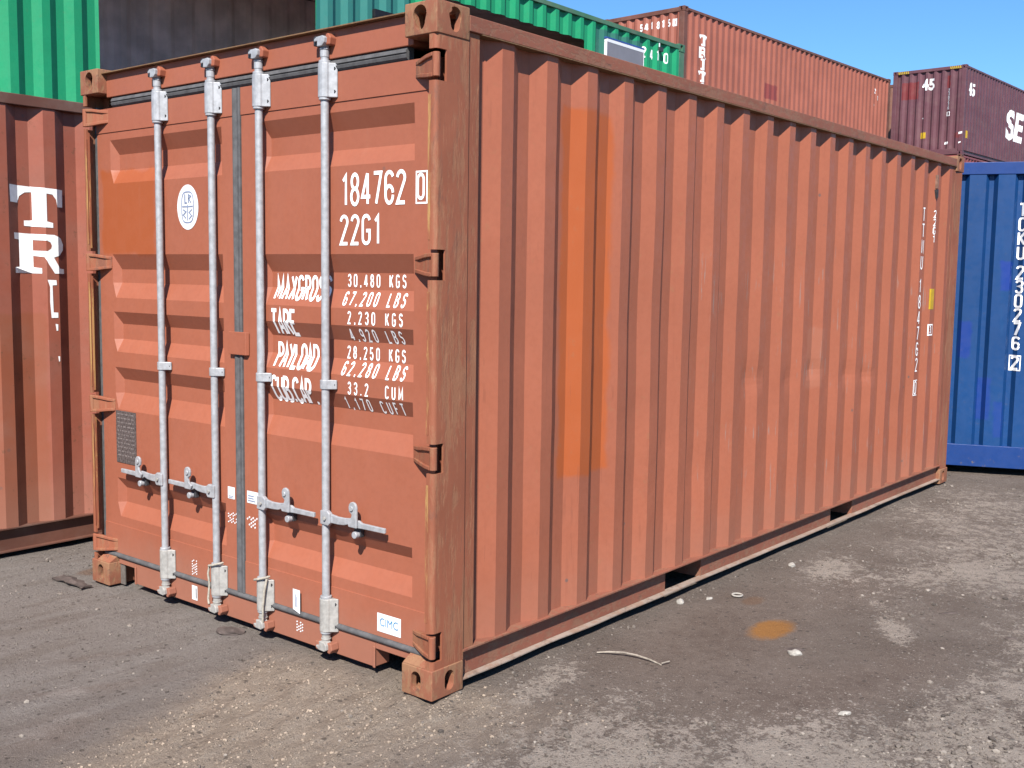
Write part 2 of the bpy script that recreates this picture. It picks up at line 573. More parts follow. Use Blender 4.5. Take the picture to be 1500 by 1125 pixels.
def text_flat(s, h, adv=1.0, sw=0.145, shear=0.0, wx=1.0, layer0=0):
    """flat lettering starting at (0, 0); returns (verts(u, v, layer), faces)"""
    V, F = [], []
    x = 0.0
    lay = layer0
    for ch in s:
        if ch == ' ':
            x += 0.36 * adv
            continue
        for st in GL[ch]:
            vs, fs = ribbon(st, sw)
            k = len(V)
            V += [((x + v.x * wx + shear * v.y) * h, v.y * h, lay) for v in vs]
            F += [tuple(i + k for i in f) for f in fs]
            lay = (lay + 1) % 3
        x += (WIDE.get(ch, W_) * wx + 0.20 * adv)
    return V, F, x * h

def frame_flat(x0, x1, y0, y1, w):
    V = [(x0, y0, 0), (x1, y0, 0), (x1, y1, 0), (x0, y1, 0), (x0 + w, y0 + w, 0), (x1 - w, y0 + w, 0), (x1 - w, y1 - w, 0), (x0 + w, y1 - w, 0)]
    return V, [(i, (i + 1) % 4, 4 + (i + 1) % 4, 4 + i) for i in range(4)]

def lay_on(name, mat, parent, parts, fn, cuts_u=(), cuts_v=(), off=0.0016):
    """parts: list of (V, F) flat shapes in (u, v); fn(u, v, lift) drops a point onto its surface;
    cuts: u and v values where that surface bends"""
    bm = bmesh.new()
    for V, F in parts:
        vs = [bm.verts.new((u, v, l)) for u, v, l in V]
        for f in F:
            try:
                bm.faces.new([vs[i] for i in f])
            except ValueError:
                pass
    us = [v.co.x for v in bm.verts]
    vv = [v.co.y for v in bm.verts]
    for c in cuts_u:
        if min(us) < c < max(us):
            bmesh.ops.bisect_plane(bm, geom=bm.verts[:] + bm.edges[:] + bm.faces[:], plane_co=(c, 0, 0), plane_no=(1, 0, 0), dist=1e-6)
    for c in cuts_v:
        if min(vv) < c < max(vv):
            bmesh.ops.bisect_plane(bm, geom=bm.verts[:] + bm.edges[:] + bm.faces[:], plane_co=(0, c, 0), plane_no=(0, 1, 0), dist=1e-6)
    for v in bm.verts:
        v.co = Vector(fn(v.co.x, v.co.y, off + 0.0003 * v.co.z))
    me = bpy.data.meshes.new(name)
    bm.to_mesh(me)
    bm.free()
    me.materials.append(mat)
    o = bpy.data.objects.new(name, me)
    COL.objects.link(o)
    o.parent = parent
    return o

def moved(VF, du, dv):
    return [(a + du, b + dv, c) for a, b, c in VF[0]], VF[1]

def poly_flat(pts):
    return [(a, b, 0) for a, b in pts], [tuple(range(len(pts)))]

def font_flat(s, h, wx=1.0, bold=0.0, shear=0.0):
    """letters from the built-in font, about h tall, triangulated flat"""
    cu = bpy.data.curves.new("tmp", 'FONT')
    cu.body = s
    cu.size = h / 0.73
    cu.offset = bold * h
    cu.shear = shear
    o = bpy.data.objects.new("tmp", cu)
    COL.objects.link(o)
    dg = bpy.context.evaluated_depsgraph_get()
    me = bpy.data.meshes.new_from_object(o.evaluated_get(dg))
    V = [(v.co.x * wx, v.co.y, 0) for v in me.vertices]
    F = [tuple(p.vertices) for p in me.polygons]
    bpy.data.objects.remove(o)
    bpy.data.meshes.remove(me)
    return V, F

# ------------------------------------------------------------------ generic container shell (local: x length, y width, z up)
W = 2.438
def side_fn(s, d, z):
    return (s, d, z)
def far_side_fn(s, d, z):
    return (s, W - d, z)
def end_fn(s, d, z):
    return (d, s, z)
def rail_c(mb, x0, x1, zt, zb):
    mb.prism([(0.0, zt), (0.055, zt), (0.055, zb), (0.0, zb), (0.0, zb + 0.007), (0.035, zb + 0.007), (0.035, zt - 0.007), (0.0, zt - 0.007)], 0, x0, x1)

def shell(root, L, H, mat, frame_mat, fit_mat, side_prof, end_prof, near_panels=None, doors_only=False):
    fittings(root, L, H, fit_mat)
    zt, zb = H - 0.085, 0.157
    mb = MB()
    for a, b, z0, z1 in (near_panels or [(0.162, L - 0.162, zb, zt)]):
        sheet(mb, side_prof, a, b, z0, z1, side_fn)
    near = mb.build("side_wall", mat, root)
    mb = MB()
    sheet(mb, side_prof, 0.162, L - 0.162, zb, zt, far_side_fn)
    mb.build("side_wall", mat, root)
    for y0 in (0.0, W - 0.06):
        MB().box(0.178, L - 0.178, y0, y0 + 0.06, H - 0.085, H - 0.025).build("top_rail", frame_mat, root, 0.004)
    for sgn in (0, 1):
        m2 = MB()
        rail_c(m2, 0.178, L - 0.178, zb, 0.02)
        if sgn:
            m2.v = [(a, W - b, c) for a, b, c in m2.v]
        m2.build("bottom_rail", frame_mat, root)
    for x0 in (0.004, L - 0.166):
        for y0 in (0.004, W - 0.152):
            MB().box(x0, x0 + 0.162, y0, y0 + 0.148, 0.118, H - 0.118).build("corner_post", frame_mat, root, 0.012)
    ends = []
    for k in (0, 1):
        f = (lambda s, d, z: (d, s, z)) if k == 0 else (lambda s, d, z: (L - d, s, z))
        mb = MB()
        sheet(mb, end_prof, 0.152, W - 0.152, 0.2, H - 0.11, f)
        ends.append(mb.build("end_wall", mat, root))
        xa, xb = (0.006, 0.08) if k == 0 else (L - 0.08, L - 0.006)
        MB().box(xa, xb, 0.162, W - 0.162, H - 0.112, H - 0.012).build("header", frame_mat, root, 0.004)
        MB().box(xa, xb, 0.162, W - 0.162, 0.02, 0.205).build("sill", frame_mat, root, 0.004)
    rp = Prof(0.06, L - 0.06, 0.1, 0.209, 0.0, 0.02)
    mb = MB()
    pts = rp.p
    n = len(pts)
    mb.add([(s, 0.03, H - 0.02 - d) for s, d in pts] + [(s, W - 0.03, H - 0.02 - d) for s, d in pts], [(i, i + 1, n + i + 1, n + i) for i in range(n - 1)])
    mb.build("roof", mat, root)
    MB().box(0.06, L - 0.06, 0.056, W - 0.056, 0.13, 0.165).build("floor", PLY, root)
    return near, ends

def end_profile(pitch, start=0.0, d0=0.02, d1=0.06):
    return Prof(0.152, W - 0.152, start, pitch, d0, d1)

# ================================================================== setting: ground
def graded(a, b, step, far, ratio=1.35):
    mid = list(np.arange(a, b + 1e-6, step))
    lo, hi, s = [], [], step
    x = a
    while x > -far:
        s *= ratio
        x -= s
        lo.append(x)
    s, x = step, b
    while x < far:
        s *= ratio
        x += s
        hi.append(x)
    return lo[::-1] + mid + hi

def gnoise(x, y, s, seed=0.0):
    return mnoise.noise(Vector((x * s + seed, y * s - seed, seed * 1.7)))

def tan_zone(x, y):
    e = 1.04 + 0.31 * x + 0.11 * gnoise(x, y, 4, 8.0) + 0.05 * gnoise(x, y, 14, 2.0)
    a = min(1.0, max(0.0, (e - y) / 0.24))
    b = min(1.0, max(0.0, (0.34 - x - 0.2 * y + 0.14 * gnoise(x, y, 4, 3.0)) / 0.35))
    c = min(1.0, max(0.0, (y + 0.55 + 0.15 * x) / 0.45))
    return a * b * c

def ground_z(x, y):
    near = max(0.0, 1 - max(0.0, math.hypot(x - 1, y + 0.5) - 9) / 6)
    if near <= 0:
        return -0.01
    z = 0.010 * gnoise(x, y, 0.8, 3.1) + 0.006 * gnoise(x, y, 2.6, 7.7) + 0.0035 * gnoise(x, y, 8, 1.3)
    # churned wheel ruts in front of the doors
    t = tan_zone(x, y)
    if t > 0.01:
        v = -0.296 * x + 0.955 * (y - 0.98)
        z += t * (0.007 * math.sin(v * 2 * math.pi / 0.145 + 1.2 * gnoise(x, y, 1.5, 5)) + 0.008 * gnoise(x, y, 11, 9.0) + 0.006 * gnoise(x, y, 26, 4.0))
    return z * near - 0.012

gx = graded(-2.2, 6.6, 0.025, 1500)
gy = graded(-3.0, 3.6, 0.025, 1500)
gv = [(x, y, ground_z(x, y)) for y in gy for x in gx]
nx = len(gx)
gf = [(j * nx + i, j * nx + i + 1, (j + 1) * nx + i + 1, (j + 1) * nx + i) for j in range(len(gy) - 1) for i in range(nx - 1)]
gme = bpy.data.meshes.new("ground")
gme.from_pydata(gv, [], gf)
gme.shade_smooth()

def blob(x, y, cx, cy, rx, ry, ang=0.0):
    c, s = math.cos(ang), math.sin(ang)
    u = ((x - cx) * c + (y - cy) * s) / rx
    v = (-(x - cx) * s + (y - cy) * c) / ry
    return math.exp(-(u * u + v * v))
PALE = [(0.15, -0.75, 0.55, 0.35, 0.3, 1.0), (0.45, -0.18, 0.30, 0.10, 0.1, 0.8), (-0.35, -0.55, 0.4, 0.35, 0, 0.5),
        (0.42, -1.40, 0.35, 0.30, 0.2, 0.9), (2.05, -1.02, 0.30, 0.08, 0.5, 1.0), (3.2, -0.85, 0.9, 0.30, -0.3, 0.5),
        (4.4, -0.9, 1.2, 0.7, 0.2, 0.38), (2.9, -0.35, 0.35, 0.16, 0.2, 0.8), (1.2, -1.5, 0.35, 0.25, 0, 0.55),
        (3.0, -1.6, 0.8, 0.4, 0.4, 0.5), (5.8, -0.5, 0.8, 0.5, 0, 0.3), (2.3, -1.9, 0.5, 0.5, 0, 0.6), (0.9, -1.9, 0.3, 0.4, 0, 0.9), (3.9, -0.75, 1.8, 0.7, 0.1, 0.22), (0.75, -1.15, 0.5, 0.25, 0.2, 0.5), (1.6, -1.75, 0.6, 0.3, 0.2, 0.6), (5.0, -0.3, 1.0, 0.4, 0, 0.25)]
DAMP = [(1.45, -0.40, 0.95, 0.42, 0.15, 1.0), (1.45, -1.2, 0.55, 0.20, -0.2, 0.9), (0.9, -0.95, 0.4, 0.25, 0, 0.6), (2.6, -0.6, 0.4, 0.2, 0, 0.6),
        (1.0, -2.0, 0.5, 0.3, 0, 0.5), (-0.78, 1.12, 0.42, 0.05, -0.46, 0.8), (-0.55, 1.40, 0.45, 0.045, -0.5, 0.6), (-0.35, 1.95, 0.4, 0.05, -0.5, 0.4), (-1.05, 0.85, 0.25, 0.15, 0.2, 0.8)]
GREY = [(-0.4, 1.7, 0.7, 1.0, 0.3, 1.0), (0.0, 2.8, 0.8, 0.6, 0, 0.9), (-1.0, 1.8, 0.8, 1.2, 0, 0.9)]
def ground_masks(x, y):
    def tot(bl):
        return min(1.0, sum(a * blob(x, y, cx, cy, rx, ry, an) for cx, cy, rx, ry, an, a in bl))
    return tot(PALE), tot(DAMP), tan_zone(x, y), tot(GREY)
attr = gme.color_attributes.new("soil_kind", 'FLOAT_COLOR', 'POINT')
buf = np.zeros((len(gv), 4), dtype=np.float32)
for i, (x, y, z) in enumerate(gv):
    if -4 < x < 9 and -6 < y < 6:
        buf[i] = ground_masks(x, y)
attr.data.foreach_set("color", buf.ravel())

g = NT("packed_dirt_and_gravel")
at = g.n("ShaderNodeAttribute")
at.attribute_name = "soil_kind"
sp = g.n("ShaderNodeSeparateColor")
g.link(at.outputs['Color'], sp.inputs[0])
pale, damp, tan_ = sp.outputs[0], sp.outputs[1], sp.outputs[2]
grey_ = at.outputs['Alpha']
n1 = g.noise(2.3, 8, 0.66)
n2 = g.noise(15, 9, 0.74)
n3 = g.noise(70, 6, 0.72)
n4 = g.noise(240, 3, 0.65)
soil = g.mix(g.ramp(n1, 0.3, 0.7), (0.245, 0.192, 0.160), (0.325, 0.265, 0.226))
soil = g.mix(g.math('MULTIPLY', grey_, 0.8), soil, (0.395, 0.355, 0.328))
soil = g.mix(g.math('MULTIPLY', tan_, g.ramp(n2, 0.25, 0.6, 0.5, 0.95)), soil, (0.57, 0.455, 0.355))
soil = g.mix(g.math('MULTIPLY', damp, g.ramp(n2, 0.3, 0.65, 0.95, 0.55)), soil, (0.140, 0.101, 0.082))
rutm = g.n("ShaderNodeMapping")
g.link(g.obj, rutm.inputs[0])
rutm.inputs['Rotation'].default_value = (0, 0, -0.30)
rutm.inputs['Scale'].default_value = (5.0, 26.0, 8.0)
rut = g.noise(1.0, 8, 0.70, rutm.outputs[0], 0.4)
soil = g.mix(g.math('MULTIPLY', tan_, g.ramp(rut, 0.48, 0.62, 0, 0.65)), soil, (0.58, 0.48, 0.39))
soil = g.mix(g.math('MULTIPLY', tan_, g.ramp(rut, 0.36, 0.48, 0.65, 0)), soil, (0.35, 0.27, 0.21))
bandm = g.n("ShaderNodeMapping")
g.link(g.obj, bandm.inputs[0])
bandm.inputs['Rotation'].default_value = (0, 0, 0.52)
bandm.inputs['Scale'].default_value = (1.6, 9.0, 4.0)
band = g.noise(1.0, 7, 0.62, bandm.outputs[0], 0.5)
gm_ = g.math('MULTIPLY', grey_, g.math('SUBTRACT', 1.0, tan_))
soil = g.mix(g.math('MULTIPLY', gm_, g.ramp(band, 0.50, 0.64, 0, 0.5)), soil, (0.45, 0.41, 0.38))
soil = g.mix(g.math('MULTIPLY', gm_, g.ramp(band, 0.36, 0.47, 0.45, 0)), soil, (0.265, 0.215, 0.182))
# pale dried mud and crushed stone dust, broken up by noise
cen = lambda v, k: g.math('MULTIPLY', g.math('SUBTRACT', v, 0.5), k)
pm = g.math('ADD', g.math('MULTIPLY', pale, 0.62), g.math('ADD', cen(n2, 1.9), cen(n3, 1.7)))
pm = g.math('SUBTRACT', g.math('ADD', pm, cen(n1, 0.8)), g.math('MULTIPLY', damp, 0.18))
pf = g.ramp(pm, 0.36, 0.52, 0, 0.9)
soil = g.mix(pf, soil, (0.60, 0.51, 0.435))
# grain, and dark crumbs
soil = g.mix(g.ramp(n3, 0.50, 0.74, 0, 0.5), soil, (0.135, 0.108, 0.093))
soil = g.mix(g.ramp(n4, 0.50, 0.75, 0, 0.45), soil, (0.47, 0.41, 0.365))
peb = None
for sc_, base_, gain_ in ((34, 0.97, 0.24), (62, 0.93, 0.40), (130, 0.84, 0.30)):
    vor = g.voro(sc_)
    pe = g.ramp(g.math('ADD', vor.outputs['Distance'], g.math('MULTIPLY', g.math('SUBTRACT', n4, 0.5), 0.3)), 0.24, 0.36, 1, 0)
    pick = g.n("ShaderNodeSeparateColor")
    g.link(vor.outputs['Color'], pick.inputs[0])
    lv = g.math('ADD', pick.outputs[0], g.math('SUBTRACT', g.math('MULTIPLY', pale, gain_), g.math('MULTIPLY', damp, 0.08)))
    f1 = g.math('MULTIPLY', g.math('MULTIPLY', pe, g.ramp(lv, base_, base_ + 0.05, 0, 0.85)), g.math('SUBTRACT', 1.0, g.math('MULTIPLY', tan_, 0.65)))
    soil = g.mix(f1, soil, (0.47, 0.42, 0.37))
    soil = g.mix(g.math('MULTIPLY', pe, g.ramp(pick.outputs[1], 0.86, 0.92, 0, 0.6)), soil, (0.075, 0.062, 0.055))
    peb = f1 if peb is None else g.math('ADD', peb, f1)
# a patch of rust run-off and two faint ones
o3 = g.xyz()
def spot(cx, cy, rx, ry, amt, colr, s):
    u = g.math('DIVIDE', g.math('SUBTRACT', o3[0], cx), rx)
    v = g.math('DIVIDE', g.math('SUBTRACT', o3[1], cy), ry)
    d = g.math('ADD', g.math('ADD', g.math('MULTIPLY', u, u), g.math('MULTIPLY', v, v)), g.math('MULTIPLY', g.math('SUBTRACT', n2, 0.5), 1.4))
    return g.mix(g.ramp(d, 0.35, 1.35, amt, 0), s, colr)
soil = spot(1.70, -0.57, 0.175, 0.092, 0.95, (0.40, 0.185, 0.055), soil)
soil = spot(2.05, -0.30, 0.09, 0.05, 0.35, (0.25, 0.12, 0.05), soil)
soil = spot(0.12, 2.62, 0.10, 0.07, 0.5, (0.27, 0.13, 0.06), soil)
hh = g.math('ADD', g.math('MULTIPLY', n2, 0.9), g.math('ADD', g.math('MULTIPLY', n3, 0.5), g.math('MULTIPLY', n4, 0.2)))
hh = g.math('ADD', g.math('ADD', hh, g.math('MULTIPLY', peb, 0.12)), g.math('MULTIPLY', g.math('MULTIPLY', rut, tan_), 1.2))
gb = g.n("ShaderNodeBump")
gb.inputs['Distance'].default_value = 0.035
g.put(gb.inputs['Strength'], g.ramp(damp, 0.1, 0.9, 0.9, 0.55))
g.put(gb.inputs['Height'], hh)
g.link(gb.outputs[0], g.b.inputs['Normal'])
GROUND = g.done(soil, 0.92, 0.15)
gme.materials.append(GROUND)
go = bpy.data.objects.new("ground", gme)
COL.objects.link(go)
go["kind"] = "structure"

# ================================================================== the main container
H, L = 2.591, 6.058
root = thing("shipping_container", "faded red-brown shipping container in front with closed doors and galvanised locking rods", "shipping container")
fittings(root, L, H, MAIN_FIT)
SP = Prof(0.235, 5.90, 0.523 - 0.2827 * 3, 0.2827, 0.013, 0.049, 0.252, 0.248)
def side_dent(x, z):
    """how far the battered sheet is pushed in at a place"""
    k = min(1.0, (z - 0.157) / 0.25, (2.508 - z) / 0.25)
    k = max(0.0, k) * max(0.0, min(1.0, (x - 0.3) / 0.3))
    d = 0.0035 * gnoise(x, z, 1.6, 6.0) + 0.0016 * gnoise(x, z, 5.0, 2.5)
    for cx, cz, rx, rz, a in ((2.62, 1.06, 0.10, 0.07, 0.010), (3.05, 1.02, 0.09, 0.06, 0.008), (3.42, 1.06, 0.10, 0.05, 0.010), (3.95, 1.00, 0.12, 0.06, 0.009), (4.3, 0.98, 0.08, 0.05, 0.009),
                              (2.05, 0.62, 0.12, 0.12, 0.006), (3.2, 1.62, 0.14, 0.2, 0.005), (4.9, 0.7, 0.15, 0.12, 0.006), (1.5, 1.5, 0.16, 0.25, 0.004)):
        d += a * math.exp(-(((x - cx) / rx) ** 2 + ((z - cz) / rz) ** 2))
    return d * k
mb = MB()
sp_pts = [(a + (b - a) * t, da + (db - da) * t) for (a, da), (b, db) in zip(SP.clip(0.235, 5.83), SP.clip(0.235, 5.83)[1:]) for t in (0, 0.5)] + [SP.clip(0.235, 5.83)[-1]]
zs = [0.157 + (2.508 - 0.157) * k / 70 for k in range(71)]
n = len(sp_pts)
mb.add([(x, d + side_dent(x, z), z) for z in zs for x, d in sp_pts], [(j * n + i, j * n + i + 1, (j + 1) * n + i + 1, (j + 1) * n + i) for j in range(70) for i in range(n - 1)])
side = mb.build("side_wall", MAIN_SIDE, root)
mb = MB()
sheet(mb, SP, 0.235, 5.83, 0.157, 2.508, far_side_fn)
mb.build("side_wall", MAIN_SIDE, root)
# top side rails
for y0 in (0.0, W - 0.06):
    MB().box(0.178, L - 0.178, y0, y0 + 0.06, 2.508, 2.566).build("top_rail", MAIN_RAIL, root, 0.003)
    MB().box(0.25, L - 0.178, y0 - 0.001, y0 + 0.061, 2.5045, 2.5078).build("rail_edge", TAN_EDGE, root)
# bottom side rails: C-section web with two fork pockets, thin dirty lower flange
POCK = [(1.735, 2.095), (3.79, 4.15)]
for sgn in (0, 1):
    mb = MB()
    mb.box(0.178, L - 0.178, -0.002, 0.06, 0.151, 0.1575)
    xs = [0.178] + [v for pr in POCK for v in pr] + [L - 0.178]
    for a, b in zip(xs[::2], xs[1::2]):
        mb.box(a, b, 0.032, 0.0415, 0.0432, 0.151)
    for a, b in POCK:
        mb.box(a - 0.006, a, 0.042, 0.9, 0.036, 0.151)
        mb.box(b, b + 0.006, 0.042, 0.9, 0.036, 0.151)
    if sgn:
        mb.v = [(a, W - b, c) for a, b, c in mb.v]
    br = mb.build("bottom_rail", MAIN_RAIL, root)
    mb = MB()
    # the lower flange is slightly battered, so its edge wanders
    n = 60
    vs = []
    for i in range(n + 1):
        x = 0.178 + (L - 0.356) * i / n
        dz = 0.004 * gnoise(x, 0, 2.3, 4.4)
        dy = 0.005 * gnoise(x, 3, 3.1, 2.2)
        vs += [(x, 0.001 + dy, 0.036 + dz), (x, 0.001 + dy, 0.041 + dz), (x, 0.042, 0.043), (x, 0.042, 0.037)]
    fs = []
    for i in range(n):
        for k in range(4):
            fs.append((i * 4 + k, i * 4 + (k + 1) % 4, (i + 1) * 4 + (k + 1) % 4, (i + 1) * 4 + k))
    mb.add(vs, fs)
    if sgn:
        mb.v = [(a, W - b, c) for a, b, c in mb.v]
    mb.build("flange", FLANGE, br)
# roof and far end
pts = Prof(0.05, L - 0.05, 0.1, 0.209, 0.0, 0.02).p
n = len(pts)
MB().add([(s, 0.03, 2.566 - d) for s, d in pts] + [(s, W - 0.03, 2.566 - d) for s, d in pts],
         [(i, i + 1, n + i + 1, n + i) for i in range(n - 1)]).build("roof", MAIN_RAIL, root)
mb = MB()
sheet(mb, end_profile(0.25), 0.152, W - 0.152, 0.157, 2.5, lambda s, d, z: (L - d, s, z))
mb.build("end_wall", MAIN_SIDE, root)
MB().box(L - 0.08, L - 0.006, 0.162, W - 0.162, 2.47, 2.575).build("header", MAIN_FRAME, root, 0.004)
MB().box(L - 0.08, L - 0.006, 0.162, W - 0.162, 0.02, 0.16).build("sill", MAIN_FRAME, root, 0.004)
MB().box(0.13, L - 0.05, 0.06, W - 0.06, 0.152, 0.18).build("floor", PLY, root)
mb = MB()
for k in range(18):
    x = 0.35 + k * 0.31
    if not any(a - 0.05 < x < b + 0.05 for a, b in POCK):
        mb.box(x, x + 0.045, 0.06, W - 0.06, 0.04, 0.151)
mb.build("cross_members", MAIN_RAIL, root)
# corner posts; the door end is a bent section with notches for the hinges
HZ = [2.365, 1.649, 0.930, 0.205]
def post_poly(full):
    if full:
        cr = [(0.022 - 0.018 * math.cos(a), 0.022 - 0.018 * math.sin(a)) for a in [R(90 * k / 6) for k in range(7)]]
        ci = [(0.022 - 0.009 * math.cos(a), 0.022 - 0.009 * math.sin(a)) for a in [R(90 * k / 6) for k in range(7)]]
        return [(0.004, 0.040)] + cr + [(0.180, 0.004), (0.180, 0.013)] + ci[::-1] + [(0.013, 0.040)]
    return [(0.058, 0.004), (0.180, 0.004), (0.180, 0.013), (0.058, 0.013)]
for sgn in (0, 1):
    mb = MB()
    z = 0.118
    for hz in sorted(HZ):
        mb.prism(post_poly(True), 2, z, hz - 0.056)
        mb.prism(post_poly(False), 2, hz - 0.056, hz + 0.056)
        z = hz + 0.056
    mb.prism(post_poly(True), 2, z, 2.473)
    mb.box(0.118, 0.18, 0.013, 0.06, 0.118, 2.473)
    if sgn:
        mb.v = [(a, W - b, c) for a, b, c in mb.v]
    po = mb.build("corner_post", MAIN_FRAME, root, 0.0, True)
    for za, zb_ in ((0.28, 0.86), (1.00, 1.58), (1.72, 2.29)):       # paint worn off the lip's edge
        mb = MB().box(0.0115, 0.0205, 0.0402, 0.0425, za, zb_).box(0.0025, 0.0038, 0.030, 0.0425, za + 0.02, zb_ - 0.03)
        if sgn:
            mb.v = [(a, W - b, c) for a, b, c in mb.v]
        mb.build("worn_edge", EDGE_RUST, po)
    mb = MB()
    mb.box(0.180, 0.248, 0.012, 0.018, 0.157, 2.508)
    mb.box(0.235, 0.248, 0.018, 0.05, 0.157, 2.508)
    if sgn:
        mb.v = [(a, W - b, c) for a, b, c in mb.v]
    mb.build("weld_strip", MAIN_FRAME, po, 0.002)
    mb = MB()
    mb.prism([(5.885, 0.012), (L - 0.03, 0.003), (L - 0.004, 0.020), (L - 0.004, 0.14), (5.885, 0.14)], 2, 0.118, 2.473)
    mb.box(5.815, 5.885, 0.012, 0.018, 0.157, 2.508)
    if sgn:
        mb.v = [(a, W - b, c) for a, b, c in mb.v]
    mb.build("corner_post", MAIN_FRAME, root, 0.006)

# door header and sill
XD = 0.060
hd = MB()
hd.box(0.047, 0.16, 0.162, W - 0.162, 2.456, 2.566)
header = hd.build("header", MAIN_DOOR, root, 0.003)
MB().box(0.020, 0.16, 0.162, W - 0.162, 2.5665, 2.571).build("rain_lip", TAN_EDGE, header)
sm = MB()
sm.box(0.058, 0.14, 0.372, 2.118, 0.030, 0.138)
sm.box(0.058, 0.14, 0.162, 0.3715, 0.108, 0.138)
sm.box(0.058, 0.14, 2.1185, W - 0.162, 0.108, 0.138)
sm.box(0.052, 0.0575, 0.366, 0.380, 0.028, 0.118)
sm.box(0.052, 0.0575, 2.110, 2.124, 0.028, 0.118)
MB_ = MB().box(0.066, 0.072, 2.236, 2.2755, 0.0, 0.107)
sill = sm.build("sill", MAIN_DOOR, root, 0.003)
MB_.build("gusset", plain("dusty_grey_gusset", (0.20, 0.17, 0.15), 0.85, 0.25, 25), sill)
# sloping shoes above the lower fittings
for sgn in (0, 1):
    mb = MB().prism([(0.006, 0.119), (0.058, 0.119), (0.058, 0.150)], 1, 0.045, 0.160)
    if sgn:
        mb.v = [(a, W - b, c) for a, b, c in mb.v]
    mb.build("fitting_shoe", MAIN_FIT, sill)

# doors: horizontally corrugated leaves
DP = [(0.165, -0.003), (0.313, -0.003), (0.314, 0.0), (0.360, 0.0), (0.430, 0.036), (0.504, 0.036), (0.558, 0.0), (0.911, 0.0), (0.993, 0.036), (1.062, 0.036), (1.125, 0.0),
      (1.203, 0.0), (1.266, 0.036), (1.342, 0.036), (1.404, 0.0), (1.474, 0.0), (1.549, 0.036), (1.616, 0.036), (1.690, 0.0), (2.038, 0.0),
      (2.105, 0.036), (2.181, 0.036), (2.250, 0.0), (2.288, 0.0), (2.289, -0.004), (2.405, -0.004)]
def door_depth(z):
    for (a, da), (b, db) in zip(DP, DP[1:]):
        if a <= z <= b:
            return da + (db - da) * (z - a) / (b - a)
    return -0.003
def door_x(y, z, lift=0.0):
    d = door_depth(z)
    if d > 0 and not any(p0 <= y <= p1 for p0, p1 in ((0.168, 1.056), (1.361, 2.250))):
        k = 0.0
        for p0, p1 in ((0.165, 1.081), (1.358, 2.275)):
            if p0 < y < p1:
                k = min((y - p0) / 0.003, (p1 - y) / 0.025)
        d *= max(0.0, min(1.0, k))
    return XD + d - lift
door_cuts = [z for z, d in DP]
door_fn = lambda u, v, lift: (door_x(-u, v, lift), -u, v)           # u runs to the right as seen from outside
doors = []
for y0, p0, p1, y1 in ((0.046, 0.165, 1.081, 1.216), (1.271, 1.358, 2.275, 2.394)):
    cols = [(y0, 0), (p0, 0), (p0 + 0.003, 1), (p1 - 0.025, 1), (p1, 0), (y1, 0)]
    n = len(DP)
    mb = MB()
    vs = [(XD + (d if d < 0 else d * k), y, z) for y, k in cols for z, d in DP]
    fs = [(i * n + j, i * n + j + 1, (i + 1) * n + j + 1, (i + 1) * n + j) for i in range(5) for j in range(n - 1)]
    mb.add(vs, fs)
    mb.box(XD + 0.040, XD + 0.055, y0, y1, 0.165, 2.405)
    mb.box(XD + 0.001, XD + 0.040, y0, y0 + 0.004, 0.166, 2.404)
    mb.box(XD + 0.001, XD + 0.040, y1 - 0.004, y1, 0.166, 2.404)
    dr = mb.build("door", MAIN_DOOR, root)
    doors.append(dr)
door_r, door_l = doors
# gaskets
def dprof(z0, z1, x0, b):
    m = (z0 + z1) / 2
    return [(x0 + 0.03, z0), (x0, z0), (x0 - b * 0.75, z0 + (z1 - z0) * 0.2), (x0 - b, m - 0.004), (x0 - b * 0.55, m), (x0 - b, m + 0.004), (x0 - b * 0.75, z1 - (z1 - z0) * 0.2), (x0, z1), (x0 + 0.03, z1)]
def bprof(z0, z1, x0, b):
    m, r = (z0 + z1) / 2, (z1 - z0) / 2
    return [(x0 + 0.03, z0)] + [(x0 - b * math.sin(R(180 * k / 8)), m - r * math.cos(R(180 * k / 8))) for k in range(9)] + [(x0 + 0.03, z1)]
for dr, a, b in ((door_r, 0.2, 1.243), (door_l, 1.244, W - 0.2)):
    MB().prism(dprof(2.4055, 2.4555, XD, 0.014), 1, a, b).build("gasket", RUBBER, dr)
    a, b = (0.05 if a < 0.5 else a), (2.39 if b > 2 else b)
    MB().prism(bprof(0.1385, 0.1645, XD, 0.016), 1, a, b).build("gasket", RUBBER, dr, smooth=True)
MB().prism([(0.052, 1.2165), (0.050, 1.224), (0.055, 1.243), (0.050, 1.262), (0.052, 1.2705), (0.09, 1.2705), (0.09, 1.2165)], 2, 0.165, 2.405).build("gasket", RUBBER, door_r)
MB().prism([(0.066, 2.3945), (0.062, 2.401), (0.064, 2.422), (0.1, 2.427), (0.1, 2.3945)], 2, 0.15, 2.42).build("gasket", RUBBER, door_l)
# overlap plate across the seam
MB().prism([(0.056, 1.170), (0.040, 1.176), (0.040, 1.300), (0.056, 1.306)], 2, 1.247, 1.348).build("seam_plate", MAIN_DOOR, door_r, 0.002)

